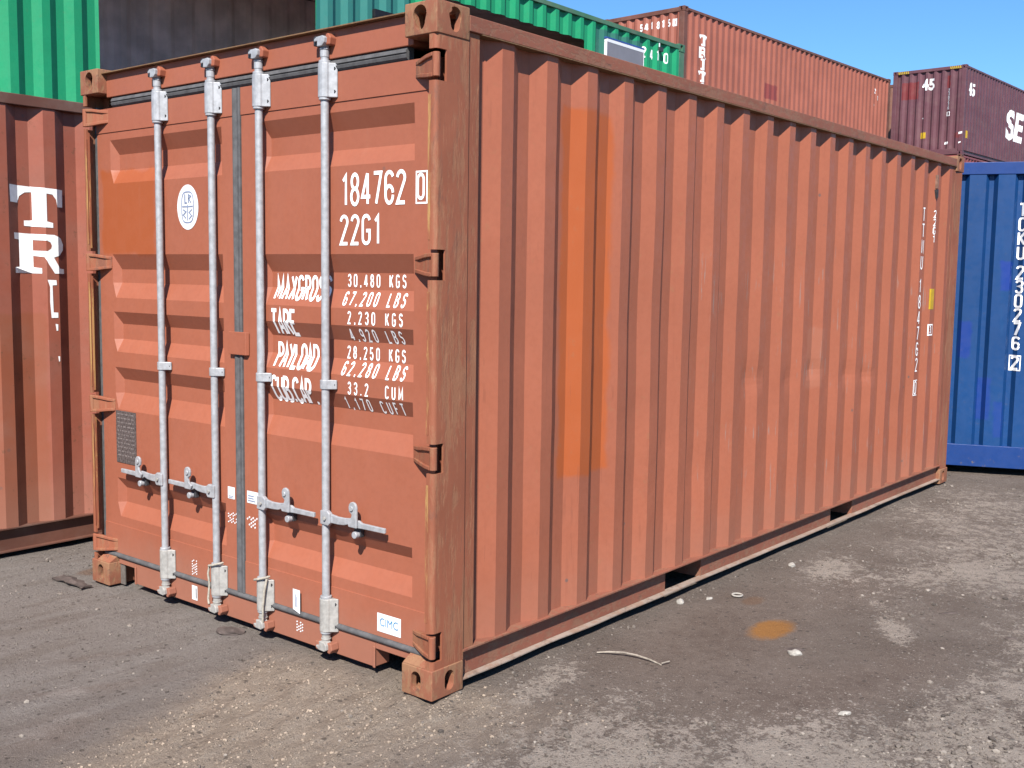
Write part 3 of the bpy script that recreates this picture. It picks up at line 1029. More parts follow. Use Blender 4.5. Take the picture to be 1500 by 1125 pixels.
# hinges
def hinge(sgn, zc, dr):
    mb = MB()
    y = lambda v: (W - v) if sgn else v
    # tapered blade from the leaf to the pin
    a = [(0.0555, 0.158), (0.045, 0.120), (0.026, 0.070), (0.014, 0.028)]
    hw = [0.026, 0.030, 0.037, 0.040]
    vs = []
    for (x, yy), h in zip(a, hw):
        vs += [(x, y(yy), zc - h), (x, y(yy), zc + h), (x + 0.012, y(yy) , zc + h), (x + 0.012, y(yy), zc - h)]
    fs = [(0, 1, 2, 3), (12, 13, 14, 15)]
    for i in range(3):
        for k in range(4):
            fs.append((i * 4 + k, i * 4 + (k + 1) % 4, (i + 1) * 4 + (k + 1) % 4, (i + 1) * 4 + k))
    mb.add(vs, fs)
    for s in (-1, 1):                                               # raised ribs along both edges
        vs = []
        for (x, yy), h in zip(a, hw):
            z1, z0 = zc + s * (h + 0.004), zc + s * (h - 0.011)
            lift = 0.009 if yy < 0.15 else 0.001
            vs += [(x - lift, y(yy), z0), (x - lift, y(yy), z1), (x + 0.010, y(yy), z1), (x + 0.010, y(yy), z0)]
        mb.add(vs, [(0, 1, 2, 3), (12, 13, 14, 15)] + [(i * 4 + k, i * 4 + (k + 1) % 4, (i + 1) * 4 + (k + 1) % 4, (i + 1) * 4 + k) for i in range(3) for k in range(4)])
    h = mb.build("hinge", MAIN_FRAME, dr, 0.003)
    MB().tube([(0.016, y(0.016), zc - 0.043), (0.016, y(0.016), zc + 0.043)], 0.0145, 16).build("hinge_pin", MAIN_FRAME, h, 0.002, True)
for zc in HZ:
    hinge(0, zc, door_r)
    hinge(1, zc, door_l)

# locking rods with brackets, cams, handles
RX = 0.032
def rod(yr, hand, loop):
    """hand: +1 the handle points to the right (towards -y), -1 to the left"""
    r = MB().tube([(RX, yr, 0.115), (RX, yr, 2.475)], 0.0165, 20).build("locking_rod", GALV, root, 0, True)
    for zb, zt, hw in ((2.305, 2.438, 0.052), (0.128, 0.268, 0.052)):
        hump = [(0.0555, hw), (0.0505, hw)] + [(RX + 0.004 - 0.030 * math.cos(R(a)), 0.030 * math.sin(R(a))) for a in (75, 60, 40, 20, 0, -20, -40, -60, -75)] + [(0.0505, -hw), (0.0555, -hw)]
        hump = [(x, yr + v) for x, v in hump]
        m = MB().prism(hump, 2, zb, zt)
        b = m.build("bracket", GALV if zb > 1 else GALV_DIRTY, r, 0.003)
        for z in (zb - 0.010, zt - 0.001):
            MB().tube([(RX, yr, z), (RX, yr, z + 0.012)], 0.024, 18).build("collar", GALV, b, 0.002, True)
        for dy in (-0.041, 0.041):
            for z in (zb + 0.022, zt - 0.022):
                MB().tube([(0.0500, yr + dy, z), (0.0420, yr + dy, z)], 0.008, 8).build("bolt", STEEL_DARK, b)
    # middle guide
    m = MB()
    gu = [(0.0560, 0.045), (0.050, 0.045)] + [(RX + 0.002 - 0.024 * math.cos(R(a)), 0.024 * math.sin(R(a))) for a in (70, 45, 20, 0, -20, -45, -70)] + [(0.050, -0.045), (0.0560, -0.045)]
    m.prism([(x, yr + v) for x, v in gu], 2, 1.143, 1.180)
    gd = m.build("rod_guide", GALV, r, 0.002)
    for dy in (-0.036, 0.036):
        MB().tube([(0.0500, yr + dy, 1.161), (0.0440, yr + dy, 1.161)], 0.006, 8).build("bolt", STEEL_DARK, gd)
    # cams at both ends, with the painted keepers they hook behind
    for top in (1, 0):
        z0, s = (2.470, 1) if top else (0.118, -1)
        zz = lambda d: z0 + s * d
        m = MB()
        m.tube([(RX, yr, zz(-0.01)), (RX, yr, zz(0.022))], 0.0185, 16)
        m.tube([(RX, yr, zz(0.020)), (RX, yr, zz(0.036))], [0.0225, 0.015], 16)
        # hooked head
        hk = [(-0.016, 0.03), (-0.030, 0.042), (-0.032, 0.062), (-0.018, 0.070), (0.014, 0.068), (0.030, 0.060), (0.032, 0.050), (0.012, 0.050), (0.014, 0.030)]
        m.prism([(yr + u, zz(v)) for u, v in hk], 0, RX - 0.030, RX + 0.008)
        m.build("cam", GALV if top else GALV_DIRTY, r, 0.003)
        m = MB()
        kp = [(-0.046, 0.034), (-0.052, 0.062), (-0.036, 0.080), (-0.022, 0.076), (-0.024, 0.050), (-0.014, 0.036)]
        m.prism([(yr + u, zz(v)) for u, v in kp], 0, 0.016, 0.0575)
        m.build("keeper", MAIN_DOOR, header if top else sill, 0.004)
        m = MB()
        kp = [(0.026, 0.036), (0.024, 0.064), (0.032, 0.076), (0.046, 0.070), (0.046, 0.036)]
        m.prism([(yr + u, zz(v)) for u, v in kp], 0, 0.012, 0.0575)
        m.build("keeper", STEEL_DARK if top else MAIN_DOOR, header if top else sill, 0.004)
    # handle hub and bar
    d = -1 if hand > 0 else 1
    zh = 0.612
    m = MB()
    m.prism([(yr + d * u, zh + v) for u, v in ((-0.012, -0.028), (0.036, -0.030), (0.046, -0.018), (0.046, 0.022), (0.030, 0.032), (-0.012, 0.030))], 0, RX - 0.022, RX - 0.002)
    hub = m.build("handle_hub", GALV, r, 0.004)
    m = MB()
    m.tube([(RX - 0.024, yr + d * 0.020, zh), (RX - 0.030, yr + d * 0.020, zh)], 0.008, 10)
    m.build("rivet", GALV_DIRTY, hub)
    bar = [(0.030, 0.020, 0.018), (0.085, 0.015, 0.017), (0.125, 0.016, 0.014), (0.150, 0.019, 0.006), (0.172, 0.020, 0.016), (0.212, 0.018, 0.013), (0.228, 0.0105, 0.012), (0.360, 0.010, 0.0105)]
    vs = []
    for u, hi, lo in bar:
        xx = RX - 0.008 + (0.003 if u < 0.05 else 0)
        vs += [(xx - 0.006, yr + d * u, zh - lo), (xx - 0.006, yr + d * u, zh + hi), (xx + 0.006, yr + d * u, zh + hi), (xx + 0.006, yr + d * u, zh - lo)]
    n = len(bar)
    m = MB().add(vs, [(0, 1, 2, 3), tuple((n - 1) * 4 + k for k in range(4))] +
                 [(i * 4 + k, i * 4 + (k + 1) % 4, (i + 1) * 4 + (k + 1) % 4, (i + 1) * 4 + k) for i in range(n - 1) for k in range(4)])
    m.build("handle", GALV, r, 0.003)
    # catch: a base on the leaf, an upright hook in front of the handle, a lower bolt
    uc = 0.185
    m = MB()
    m.box(RX + 0.004, 0.0565, yr + d * uc - 0.020, yr + d * uc + 0.020, zh - 0.056, zh - 0.004)
    m.build("handle_catch_base", STEEL_DARK, r, 0.003)
    m = MB()
    hkp = [(-0.020, -0.012), (0.026, -0.012), (0.026, 0.060)] + [(0.003 + 0.023 * math.cos(R(a)), 0.070 + 0.023 * math.sin(R(a))) for a in (0, 30, 60, 90, 120, 150, 180)] + [(-0.018, 0.052), (-0.002, 0.040), (-0.010, 0.020), (-0.030, 0.008)]
    m.prism([(yr + d * (uc + u * 1.0), zh + v) for u, v in hkp], 0, RX - 0.026, RX - 0.0155)
    ct = m.build("handle_catch", GALV, r, 0.003)
    m = MB()
    m.tube([(RX - 0.026, yr + d * (uc + 0.0), zh + 0.066), (RX - 0.032, yr + d * uc, zh + 0.066)], 0.011, 14)
    ct2 = MB().tube([(RX + 0.004, yr + d * (uc + 0.004), zh - 0.044), (RX - 0.018, yr + d * (uc + 0.004), zh - 0.044)], 0.0145, 14)
    ct2.build("catch_bolt", GALV, ct, 0.002, True)
    m.build("catch_bolt", GALV, ct, 0.002, True)
    if loop:                                                        # rope tied round the lower bracket
        zl = 0.272
        p = [(RX + 0.000 - 0.034 * math.cos(R(a)), yr + 0.040 * math.sin(R(a)), zl - 0.012 * math.sin(R(a))) for a in range(-100, 101, 20)]
        m = MB().tube(p, 0.005, 8)
        if loop == 1:
            q = [(RX - 0.012, yr + 0.040, zl - 0.008), (RX - 0.016, yr + 0.046, zl - 0.05), (RX - 0.012, yr + 0.042, zl - 0.10), (RX - 0.018, yr + 0.045, zl - 0.17), (RX - 0.024, yr + 0.030, zl - 0.19)]
        else:
            q = [(RX - 0.010, yr - 0.040, zl + 0.004), (RX - 0.020, yr - 0.036, zl - 0.05), (RX - 0.024, yr - 0.030, zl - 0.12), (RX - 0.020, yr - 0.024, zl - 0.19), (RX - 0.026, yr - 0.010, zl - 0.215)]
        m.tube(q, 0.005, 8)
        m.build("rope_tie", ROPE, r, 0, True)
rod(1.812, -1, 0)
rod(1.396, -1, 1)
rod(1.058, 1, 2)
rod(0.638, 1, 0)

# lettering on the right-hand door (u = -y)
def dtext(s, y0, z0, h, adv=1.0, sw=0.15, wx=1.0, shear=0.0):
    V, F, w = text_flat(s, h, adv, sw, shear, wx)
    return moved((V, F), -y0, z0)
def fit_text(s, y0, y1, z0, h, sw=0.15, wx=1.0, shear=0.0):
    """spread a line of text over the width y0 .. y1"""
    w0 = text_flat(s, h, 0.0, sw, shear, wx)[2]
    w1 = text_flat(s, h, 1.0, sw, shear, wx)[2] - 0.20 * h
    adv = (y0 - y1 - w0) / max(1e-6, w1 - w0)
    return dtext(s, y0, z0, h, adv, sw, wx, shear)
parts = [fit_text("184762", 0.566, 0.214, 1.884, 0.117, 0.125, 0.86),
         fit_text("22G1", 0.574, 0.352, 1.731, 0.108, 0.125, 0.9),
         dtext("0", 0.146, 1.896, 0.088, 1.0, 0.14, 0.85),
         moved(frame_flat(-0.161, -0.100, 1.876, 1.998, 0.0065), 0.004, 0)]
for s, y0, y1, z0, h in (("30,480 KGS", 0.532, 0.205, 1.562, 0.046), ("67,200 LBS", 0.553, 0.205, 1.487, 0.050), ("2,230 KGS", 0.532, 0.225, 1.414, 0.046),
                         ("4,920 LBS", 0.518, 0.218, 1.345, 0.046), ("28,250 KGS", 0.535, 0.206, 1.272, 0.046), ("62,280 LBS", 0.560, 0.205, 1.205, 0.050),
                         ("33,2  CUM", 0.532, 0.222, 1.130, 0.046), ("1,170 CUFT", 0.545, 0.208, 1.066, 0.046)):
    dy = 1.04 * door_depth(z0 + h / 2)
    parts.append(fit_text(s.replace("33,2", "33.2"), y0 + dy, y1 + dy, z0, h, 0.15, 0.82))
for s, y0, y1, z0, h in (("MAXGROSS", 0.985, 0.640, 1.502, 0.094), ("TARE", 1.005, 0.852, 1.352, 0.100), ("PAYLOAD", 0.985, 0.728, 1.212, 0.096), ("CUB.CAP.", 1.005, 0.730, 1.066, 0.100)):
    dy = 1.04 * (door_depth(z0) + door_depth(z0 + h / 2) + door_depth(z0 + h)) / 3
    parts.append(fit_text(s, y0 + dy, y1 + dy, z0, h, 0.165, 0.74))
lay_on("lettering", WHITE, door_r, parts, door_fn, (), door_cuts, 0.0016)
# stickers
def quad(y0, y1, z0, z1):
    return poly_flat([(-y0, z0), (-y1, z0), (-y1, z1), (-y0, z1)])
st = lay_on("sticker", STICKER, door_r, [quad(0.356, 0.222, 0.186, 0.262)], door_fn, (), door_cuts, 0.0016)
V, F = font_flat("CIMC", 0.034, 0.94, 0.0)
lay_on("lettering", BLUE_INK, st, [moved((V, F), -0.342, 0.212)], door_fn, (), door_cuts, 0.0030)
st = lay_on("sticker", STICKER, door_r, [poly_flat([(-0.862, 0.172), (-0.815, 0.158), (-0.815, 0.262), (-0.862, 0.262)])], door_fn, (), door_cuts, 0.0176)
def lines(y0, y1, z0, z1, n, vert=False):
    out = []
    rr = random.Random(int(y0 * 1000))
    for k in range(n):
        if vert:
            a = y0 + (y1 - y0) * (k + 0.2) / n
            out.append(quad(a, a + (y1 - y0) / n * 0.45, z0, z0 + (z1 - z0) * rr.uniform(0.6, 1)))
        else:
            a = z0 + (z1 - z0) * (k + 0.2) / n
            out.append(quad(y0, y0 + (y1 - y0) * rr.uniform(0.6, 1), a, a + (z1 - z0) / n * 0.45))
    return out
lay_on("print", GREY_INK, st, lines(0.850, 0.828, 0.185, 0.245, 2, True), door_fn, (), door_cuts, 0.0190)
st = lay_on("sticker", STICKER, door_l, [quad(1.632, 1.588, 0.052, 0.122)], lambda u, v, l: (0.058 - l, -u, v), (), (), 0.0016)
lay_on("print", STEEL_DARK, st, [quad(1.600, 1.594, 0.062, 0.112)], lambda u, v, l: (0.058 - l, -u, v), (), (), 0.003)
st = lay_on("sticker", STICKER, door_l, [quad(1.342, 1.290, 0.585, 0.640)], door_fn, (), door_cuts, 0.0016)
lay_on("print", GREY_INK, st, lines(1.335, 1.300, 0.588, 0.602, 2), door_fn, (), door_cuts, 0.003)
st = lay_on("sticker", STICKER, door_r, [quad(1.200, 1.120, 0.585, 0.640)], door_fn, (), door_cuts, 0.0016)
lay_on("print", GREY_INK, st, lines(1.192, 1.135, 0.592, 0.625, 3), door_fn, (), door_cuts, 0.003)
# torn remains of old hatched stickers
def residue(y0, y1, z0, z1, nn, seed):
    rr = random.Random(seed)
    out = []
    nz = max(2, int(nn * (z1 - z0) / (y0 - y1)))
    for i in range(nn):
        for j in range(nz):
            if rr.random() < 0.78:
                y = y0 + (y1 - y0) * (i + 0.5) / nn
                z = z0 + (z1 - z0) * (j + 0.5 + 0.5 * (i % 2)) / nz
                a, b = (y0 - y1) / nn * 0.5, (z1 - z0) / nz * 0.34
                out.append(poly_flat([(-y - a, z - b * 0.3), (-y, z - b), (-y + a, z + b * 0.3), (-y, z + b)]))
    return out
lay_on("sticker_residue", STICKER, door_l, residue(1.345, 1.275, 0.470, 0.520, 6, 1), door_fn, (), door_cuts, 0.0012)
lay_on("sticker_residue", STICKER, door_r, residue(1.205, 1.125, 0.470, 0.520, 6, 2), door_fn, (), door_cuts, 0.0012)
lay_on("sticker_residue", STICKER, door_l, residue(1.630, 1.585, 0.170, 0.245, 4, 3), door_fn, (), door_cuts, 0.0012)
lay_on("sticker_residue", STICKER, sill, residue(0.862, 0.815, 0.068, 0.120, 4, 4), lambda u, v, l: (0.058 - l, -u, v), (), (), 0.0012)
# oval emblem on the left-hand door
def ell(cy, cz, ry, rz, n=40):
    return [(-cy + ry * math.cos(2 * math.pi * k / n), cz + rz * math.sin(2 * math.pi * k / n)) for k in range(n)]
em = lay_on("emblem", STICKER, door_l, [poly_flat(ell(1.622, 1.905, 0.083, 0.103))], door_fn, (), door_cuts, 0.0016)
def stroke(pts, w):
    vs, fs = ribbon(pts, w)
    return [(v.x, v.y, 0) for v in vs], fs
o_ = -1.622
sq = [(o_ + a * 0.046, 1.905 + b * 0.070) for a, b in [(abs(math.cos(t)) ** 0.6 * math.copysign(1, math.cos(t)), abs(math.sin(t)) ** 0.6 * math.copysign(1, math.sin(t))) for t in [2 * math.pi * k / 32 for k in range(33)]]]
sq[-1] = sq[0]
mk = [stroke(sq, 0.006), stroke([(o_ - 0.02, 1.965), (o_ - 0.02, 1.925), (o_ - 0.004, 1.925)], 0.008), stroke([(o_ + 0.008, 1.925), (o_ + 0.008, 1.962), (o_ + 0.026, 1.955), (o_ + 0.012, 1.944), (o_ + 0.028, 1.925)], 0.007),
      stroke([(o_ - 0.040, 1.908), (o_ + 0.040, 1.908)], 0.006), stroke([(o_, 1.915), (o_, 1.845)], 0.006),
      stroke([(o_ - 0.034, 1.895), (o_ - 0.012, 1.885), (o_ - 0.034, 1.870), (o_ - 0.012, 1.855)], 0.006), stroke([(o_ + 0.034, 1.895), (o_ + 0.012, 1.880), (o_ + 0.032, 1.866), (o_ + 0.010, 1.850)], 0.006)]
mk = [([(a, b, i % 3) for a, b, c in V], F) for i, (V, F) in enumerate(mk)]
lay_on("emblem_print", GREY_INK, em, mk, door_fn, (), door_cuts, 0.003)
# riveted data plate
mb = MB().box(0.0565, 0.0595, 2.092, 2.272, 0.640, 0.905)
dp = mb.build("data_plate", PLATE, door_l)
rr = random.Random(5)
ln = []
for k in range(11):
    z = 0.885 - k * 0.021
    y = 2.258
    while y > 2.110:
        w = rr.uniform(0.008, 0.03)
        ln.append(quad(y, max(2.104, y - w), z, z + 0.007))
        y -= w + rr.uniform(0.004, 0.012)
lay_on("print", plain("worn_plate_print", (0.26, 0.22, 0.21), 0.6, 0.2, 60), dp, ln, lambda u, v, l: (0.0565 - l, -u, v), (), (), 0.0006)

# markings on the long side
side_cuts = [s for s, d in SP.p]
side_map = lambda u, v, lift: (u, SP.at(u) + side_dent(u, v) - lift, v)
parts = []
z = 2.150
for ch in "TTNU 184762 0":
    if ch == ' ':
        z -= 0.055
        continue
    V, F, w = text_flat(ch, 0.092, 1.0, 0.12, 0, 1.0)
    parts.append(moved((V, F), 5.205, z - 0.092))
    if ch == '0' and z < 0.95:
        parts.append(moved(frame_flat(5.185, 5.275, z - 0.105, z + 0.013, 0.006), 0, 0))
    z -= 0.117
z = 2.145
for ch in "22G1":
    V, F, w = text_flat(ch, 0.050, 1.0, 0.15, 0, 1.2)
    parts.append(moved((V, F), 5.46, z - 0.05))
    z -= 0.062
parts.append(moved(frame_flat(5.455, 5.545, 1.205, 1.292, 0.010), 0, 0))
parts.append(moved(text_flat("3", 0.05, 1, 0.18)[:2], 5.485, 1.225))
lay_on("lettering", WHITE, side, parts, side_map, side_cuts, (), 0.0018)
lay_on("sticker", YELLOW, side, [poly_flat([(5.455, 1.405), (5.535, 1.405), (5.535, 1.560), (5.455, 1.560)])], side_map, side_cuts, (), 0.0018)
MB().box(5.455, 5.475, 0.002, 0.03, 2.31, 2.41).build("weld_plate", RUST_RAIL_M, side)
MB().prism([(5.45, 2.30), (5.475, 2.305), (5.478, 2.25), (5.462, 2.235)], 1, 0.0, 0.03).build("vent", STEEL_DARK, side)

# ================================================================== background containers
GRP = "shipping containers standing and stacked round the yard"
# --- red container at the left, with the large vertical lettering
BROWN_A = paint("dusty_brick_red_paint", (0.48, 0.148, 0.095), 0.10, streak=0.15, streak_col=(0.30, 0.12, 0.07), chips=0.4, dust=0.15,
                patches=[(((4.72, 5.10), None, (0.0, 1.36)), (0.40, 0.125, 0.062), 0.7)], spots=0.4, dents=0.3, low_dirt=(0.1, 0.6, 0.3))
RUST_RAIL = paint("rusty_brown_rail_paint", (0.20, 0.085, 0.060), 0.2, chips=0.8, chip_col=(0.13, 0.08, 0.06), dust=0.4)
X0, Y0 = -4.90, 3.22
r2 = thing("shipping_container", "dusty brick red container at left edge with large white letters running down its side", "shipping container", (X0, Y0, 0), 0.0, GRP)
lw = 0.2785
s_dark = (-0.007 + 0.057) / 2 - X0 + 0.012                          # a dark flank is centred here
P2 = Prof(0.162, 6.058 - 0.162, s_dark + 0.125 * lw - 20 * lw, lw, 0.008, 0.046)
near2, _ = shell(r2, 6.058, 2.591, BROWN_A, RUST_RAIL, RUST_RAIL, P2, end_profile(0.25))
def zp(pts):
    return [(0.012 + (x / 3.75 - 14.67) * 0.00394 - X0, 2.075 - (250 + y / 3.75 - 270.8) * 0.0037) for x, y in pts]
T_ = [(55, 78), (352, 92), (350, 192), (312, 192), (305, 150), (285, 122), (252, 118), (252, 276), (285, 284), (285, 312), (142, 306), (142, 276), (186, 274), (186, 114), (150, 118), (120, 140), (108, 178), (58, 175)]
R1 = [(78, 345), (185, 350), (185, 540), (222, 544), (222, 574), (82, 572), (82, 540), (112, 538), (112, 384), (80, 380)]
R2 = [(185, 350), (290, 352), (330, 370), (348, 405), (345, 440), (318, 470), (285, 482), (235, 480), (185, 474), (185, 445), (250, 446), (270, 432), (275, 415), (268, 396), (250, 386), (185, 384)]
R3 = [(235, 480), (285, 482), (318, 545), (350, 548), (350, 576), (288, 574), (255, 520)]
I_ = [(245, 610), (295, 612), (297, 640), (272, 642), (274, 798), (300, 800), (300, 830), (262, 830), (256, 740), (258, 650)]
F1 = [(283, 865), (298, 868), (297, 905), (288, 905)]
F2 = [(293, 1055), (303, 1055), (303, 1085), (297, 1085)]
lay_on("lettering", WHITE, near2, [poly_flat(zp(q)) for q in (T_, R1, R2, R3, I_, F1, F2)],
       lambda u, v, l: (u, P2.at(u) - l, v), [s for s, d in P2.p], (), 0.002)
# --- green converted container on the second level
GREEN = (0.022, 0.41, 0.182)
TEAL = (0.055, 0.27, 0.245)
gx0, gy0, gz0 = -0.24, 6.05, 2.591
GREEN_P = paint("green_container_paint", GREEN, 0.08, chips=0.12, chip_col=(0.2, 0.14, 0.08), streak=0.15, streak_col=(0.06, 0.34, 0.2),
                patches=[(((4.87, 6.22), None, (0.0, 2.6)), TEAL, 0.95), (((9.83, 11.05), None, (1.0, 2.435)), (0.05, 0.20, 0.16), 0.9)])
GREEN_R = paint("grimy_green_rail_paint", (0.09, 0.24, 0.14), 0.2, chips=0.8, chip_col=(0.20, 0.14, 0.08), dust=0.25)
r3 = thing("container_office", "green container cabin on second level with cut out openings and grey window", "container", (gx0, gy0, gz0))
P3 = Prof(0.162, 12.192 - 0.162, 2.132 - gx0 - 0.02 - 20 * 0.2785, 0.2785, 0.008, 0.046)
o1a, o1b = 2.21 - gx0, 4.63 - gx0
s2a, s2b = 6.35 - gx0, 9.36 - gx0
w1a, w1b, w1t = 5.39 - gx0, 6.15 - gx0, 1.86
w2a, w2b, w2t = 9.78 - gx0, 10.74 - gx0, 2.315
zt3 = 2.591 - 0.085
near3, ends3 = shell(r3, 12.192, 2.591, GREEN_P, GREEN_R, GREEN_R, P3, end_profile(0.25),
                     [(0.162, o1a, 0.157, zt3), (o1a, o1b, 2.44, zt3), (o1b, w1a, 0.157, zt3), (w1a, w1b, 0.157, 0.9), (w1a, w1b, w1t, zt3),
                      (w1b, s2a, 0.157, zt3), (s2a, s2b, 0.157, 1.2), (s2a, s2b, 2.215, zt3), (s2b, w2a, 0.157, zt3),
                      (w2a, w2b, 0.157, 1.2), (w2a, w2b, w2t, zt3), (w2b, 12.03, 0.157, zt3)])
mb = MB()
sheet(mb, Prof(0.3, 11.9, 0.4, 0.2785, 0.0, 0.036), 0.3, 11.9, 0.17, 2.50, lambda s_, d, z: (s_, 2.34 - d, z))
mb.build("inner_lining", INSIDE, r3)
MB().box(0.3, 11.9, 0.08, 2.30, 2.50, 2.52).build("inner_ceiling", INSIDE, r3)
wf = MB()
for a in ((w1a, w1b, w1t - 0.085, w1t), (w1a, w1b, 0.9, 0.985), (w1a, w1a + 0.10, 0.985, w1t - 0.085), (w1b - 0.10, w1b, 0.985, w1t - 0.085)):
    wf.box(a[0], a[1], -0.03, 0.07, a[2], a[3])
wo_ = wf.build("window", BLACK, r3, 0.004)
MB().box(w1a + 0.10, w1b - 0.10, 0.02, 0.03, 0.985, w1t - 0.085).build("pane", plain("mesh_window_film", (0.50, 0.46, 0.55), 0.5, 0.3, 40), wo_)
wf = MB()
for a in ((w2a, w2b, w2t - 0.045, w2t), (w2a, w2b, 1.2, 1.245), (w2a, w2a + 0.0115, 1.245, w2t - 0.0455), (w2b - 0.0115, w2b, 1.245, w2t - 0.0455)):
    wf.box(a[0], a[1], -0.035, 0.07, a[2], a[3])
wo_ = wf.build("window", STICKER, r3, 0.004)
MB().box(w2a + 0.012, w2b - 0.012, -0.032, 0.02, 1.245, w2t - 0.045).build("shutter", plain("grey_shutter_paint", (0.30, 0.29, 0.33), 0.5, 0.05, 5), wo_)
MB().box(w2a - 0.01, w2b + 0.01, -0.036, 0.01, w2t + 0.002, w2t + 0.024).build("drip_rail", plain("blue_drip_rail_paint", (0.05, 0.12, 0.42), 0.5), wo_)
parts = []
for ch, x in (("2", 10.80), ("4", 11.03), ("1", 11.155), ("0", 11.40)):
    V, F, w = text_flat(ch, 0.135, 1, 0.17, 0, 1.05)
    parts.append(moved((V, F), x - gx0, 4.835 - gz0))
parts.append(poly_flat([(11.20 - gx0, 5.00 - gz0), (11.235 - gx0, 5.00 - gz0), (11.235 - gx0, 5.10 - gz0), (11.20 - gx0, 5.10 - gz0)]))
lay_on("lettering", WHITE, near3, parts, lambda u, v, l: (u, P3.at(u) - l, v), [s for s, d in P3.p], (), 0.002)
MB().box(11.19 - gx0, 11.29 - gx0, -0.02, 0.05, 4.97 - gz0, 5.03 - gz0).build("vent", STEEL_DARK, near3)

# --- the container under the cabin
BASE_P = paint("dull_rust_red_paint", (0.27, 0.10, 0.07), 0.15, chips=0.3, dust=0.2)
rb = thing("shipping_container", "dull rust red container carrying the green cabin behind the front container", "shipping container", (gx0, gy0, 0), 0.0, GRP)
shell(rb, 12.192, 2.591, BASE_P, BASE_P, RUST_RAIL, Prof(0.162, 12.03, 0.2, 0.2785, 0.008, 0.046), end_profile(0.25))

# --- tall salmon container on the third level with two below it
SALMON = paint("salmon_red_paint", (0.47, 0.155, 0.105), 0.10, chips=0.3, chip_col=(0.22, 0.09, 0.06), streak=0.2, streak_col=(0.36, 0.13, 0.08), spots=0.5,
               patches=[(((4.0, 4.75), None, (0.95, 1.35)), (0.30, 0.06, 0.06), 0.85)])
SALM_R = paint("grimy_brown_rail_paint", (0.22, 0.09, 0.065), 0.25, chips=0.8, chip_col=(0.12, 0.07, 0.05), dust=0.2)
bx, by, byaw = 20.072, 10.90, R(-2.39)
for z, hh_, nm in ((0, 2.591, "bottom"), (2.591, 2.896, "middle")):
    rr_ = thing("shipping_container", "red-brown container at the %s of the stack under the salmon one" % nm, "shipping container", (bx, by, z), byaw, GRP)
    shell(rr_, 12.192, hh_, BASE_P, BASE_P, RUST_RAIL, Prof(0.162, 12.03, 0.2, 0.2785, 0.008, 0.046), end_profile(0.25))
r4 = thing("shipping_container", "salmon red container highest behind the green cabin with white letters down its side", "shipping container", (bx, by, 5.487), byaw, GRP)
P4 = Prof(0.162, 12.03, 0.21, 0.2785, 0.008, 0.046)
E4 = end_profile(0.25)
near4, ends4 = shell(r4, 12.192, 2.591, SALMON, SALM_R, SALM_R, P4, E4)
parts = []
z = 2.06
for ch in "TRITO":
    hh_ = 0.262
    V, F = font_flat(ch, hh_, 1.45, 0.045)
    xs = [v[0] for v in V]
    w = max(xs) - min(xs)
    parts.append(moved((V, F), 0.93 - w / 2 - min(xs), z - hh_))
    def slab(a, b, c, d):
        parts.append(([(u, v, 1) for u, v, q in poly_flat([(0.93 + a, c), (0.93 + b, c), (0.93 + b, d), (0.93 + a, d)])[0]], [(0, 1, 2, 3)]))
    if ch == "T":
        slab(-0.08, 0.08, z - hh_, z - hh_ + 0.04)
        for xx in (-0.14, 0.10):
            slab(xx, xx + 0.04, z - 0.10, z - 0.01)
    elif ch == "I":
        slab(-0.08, 0.08, z - hh_, z - hh_ + 0.04)
        slab(-0.08, 0.08, z - 0.04, z)
    elif ch == "R":
        slab(-0.15, -0.03, z - hh_, z - hh_ + 0.04)
    z -= 0.288
V, F, w = text_flat("541815", 0.11, 1.0, 0.18)
rows = []
for k, line in enumerate(("22", "18", "4")):
    V2, F2, w2 = text_flat(line, 0.13, 1.6, 0.17)
    rows.append(moved((V2, F2), 11.0 + 0.22 * (k % 2), 2.02 - k * 0.21))
for k in range(5):
    V2, F2, w2 = text_flat("1", 0.10, 1.0, 0.2)
    rows.append(moved((V2, F2), 10.72, 2.10 - k * 0.14))
lay_on("lettering", WHITE, near4, parts + rows, lambda u, v, l: (u, P4.at(u) - l, v), [s for s, d in P4.p], (), 0.003)
parts = []
y = 1.30
for ch in "541815":
    V, F, w = text_flat(ch, 0.15, 1.0, 0.2, 0, 1.0)
    parts.append(moved((V, F), -y, 2.165))
    y -= 0.165
V, F, w = text_flat("0", 0.12, 1.0, 0.2, 0, 1.0)
parts.append(moved((V, F), -y, 2.18))
parts.append(frame_flat(-y - 0.035, -y + 0.085, 2.155, 2.325, 0.016))
lay_on("lettering", WHITE, ends4[0], parts, lambda u, v, l: (E4.at(-u) - l, -u, v), [-s for s, d in E4.p], (), 0.004)

# --- weathered tan-brown stack seen in the gap beyond the salmon one
TANB = paint("weathered_tan_brown_paint", (0.34, 0.16, 0.11), 0.15, chips=0.6, dust=0.3)
tx, ty = 36.5, 11.30
for z, hh_, nm in ((0, 2.896, "tan-brown container at the bottom of the stack beyond the salmon one"), (2.896, 2.896, "tan-brown container in the middle of the stack beyond the salmon one"),
                   (5.792, 2.896, "tan-brown container highest in the gap between salmon and purple ones")):
    rr_ = thing("shipping_container", nm, "shipping container", (tx, ty, z), byaw, GRP)
    shell(rr_, 12.192, hh_, TANB, SALM_R, SALM_R, Prof(0.162, 12.03, 0.2, 0.2785, 0.008, 0.046), end_profile(0.25))

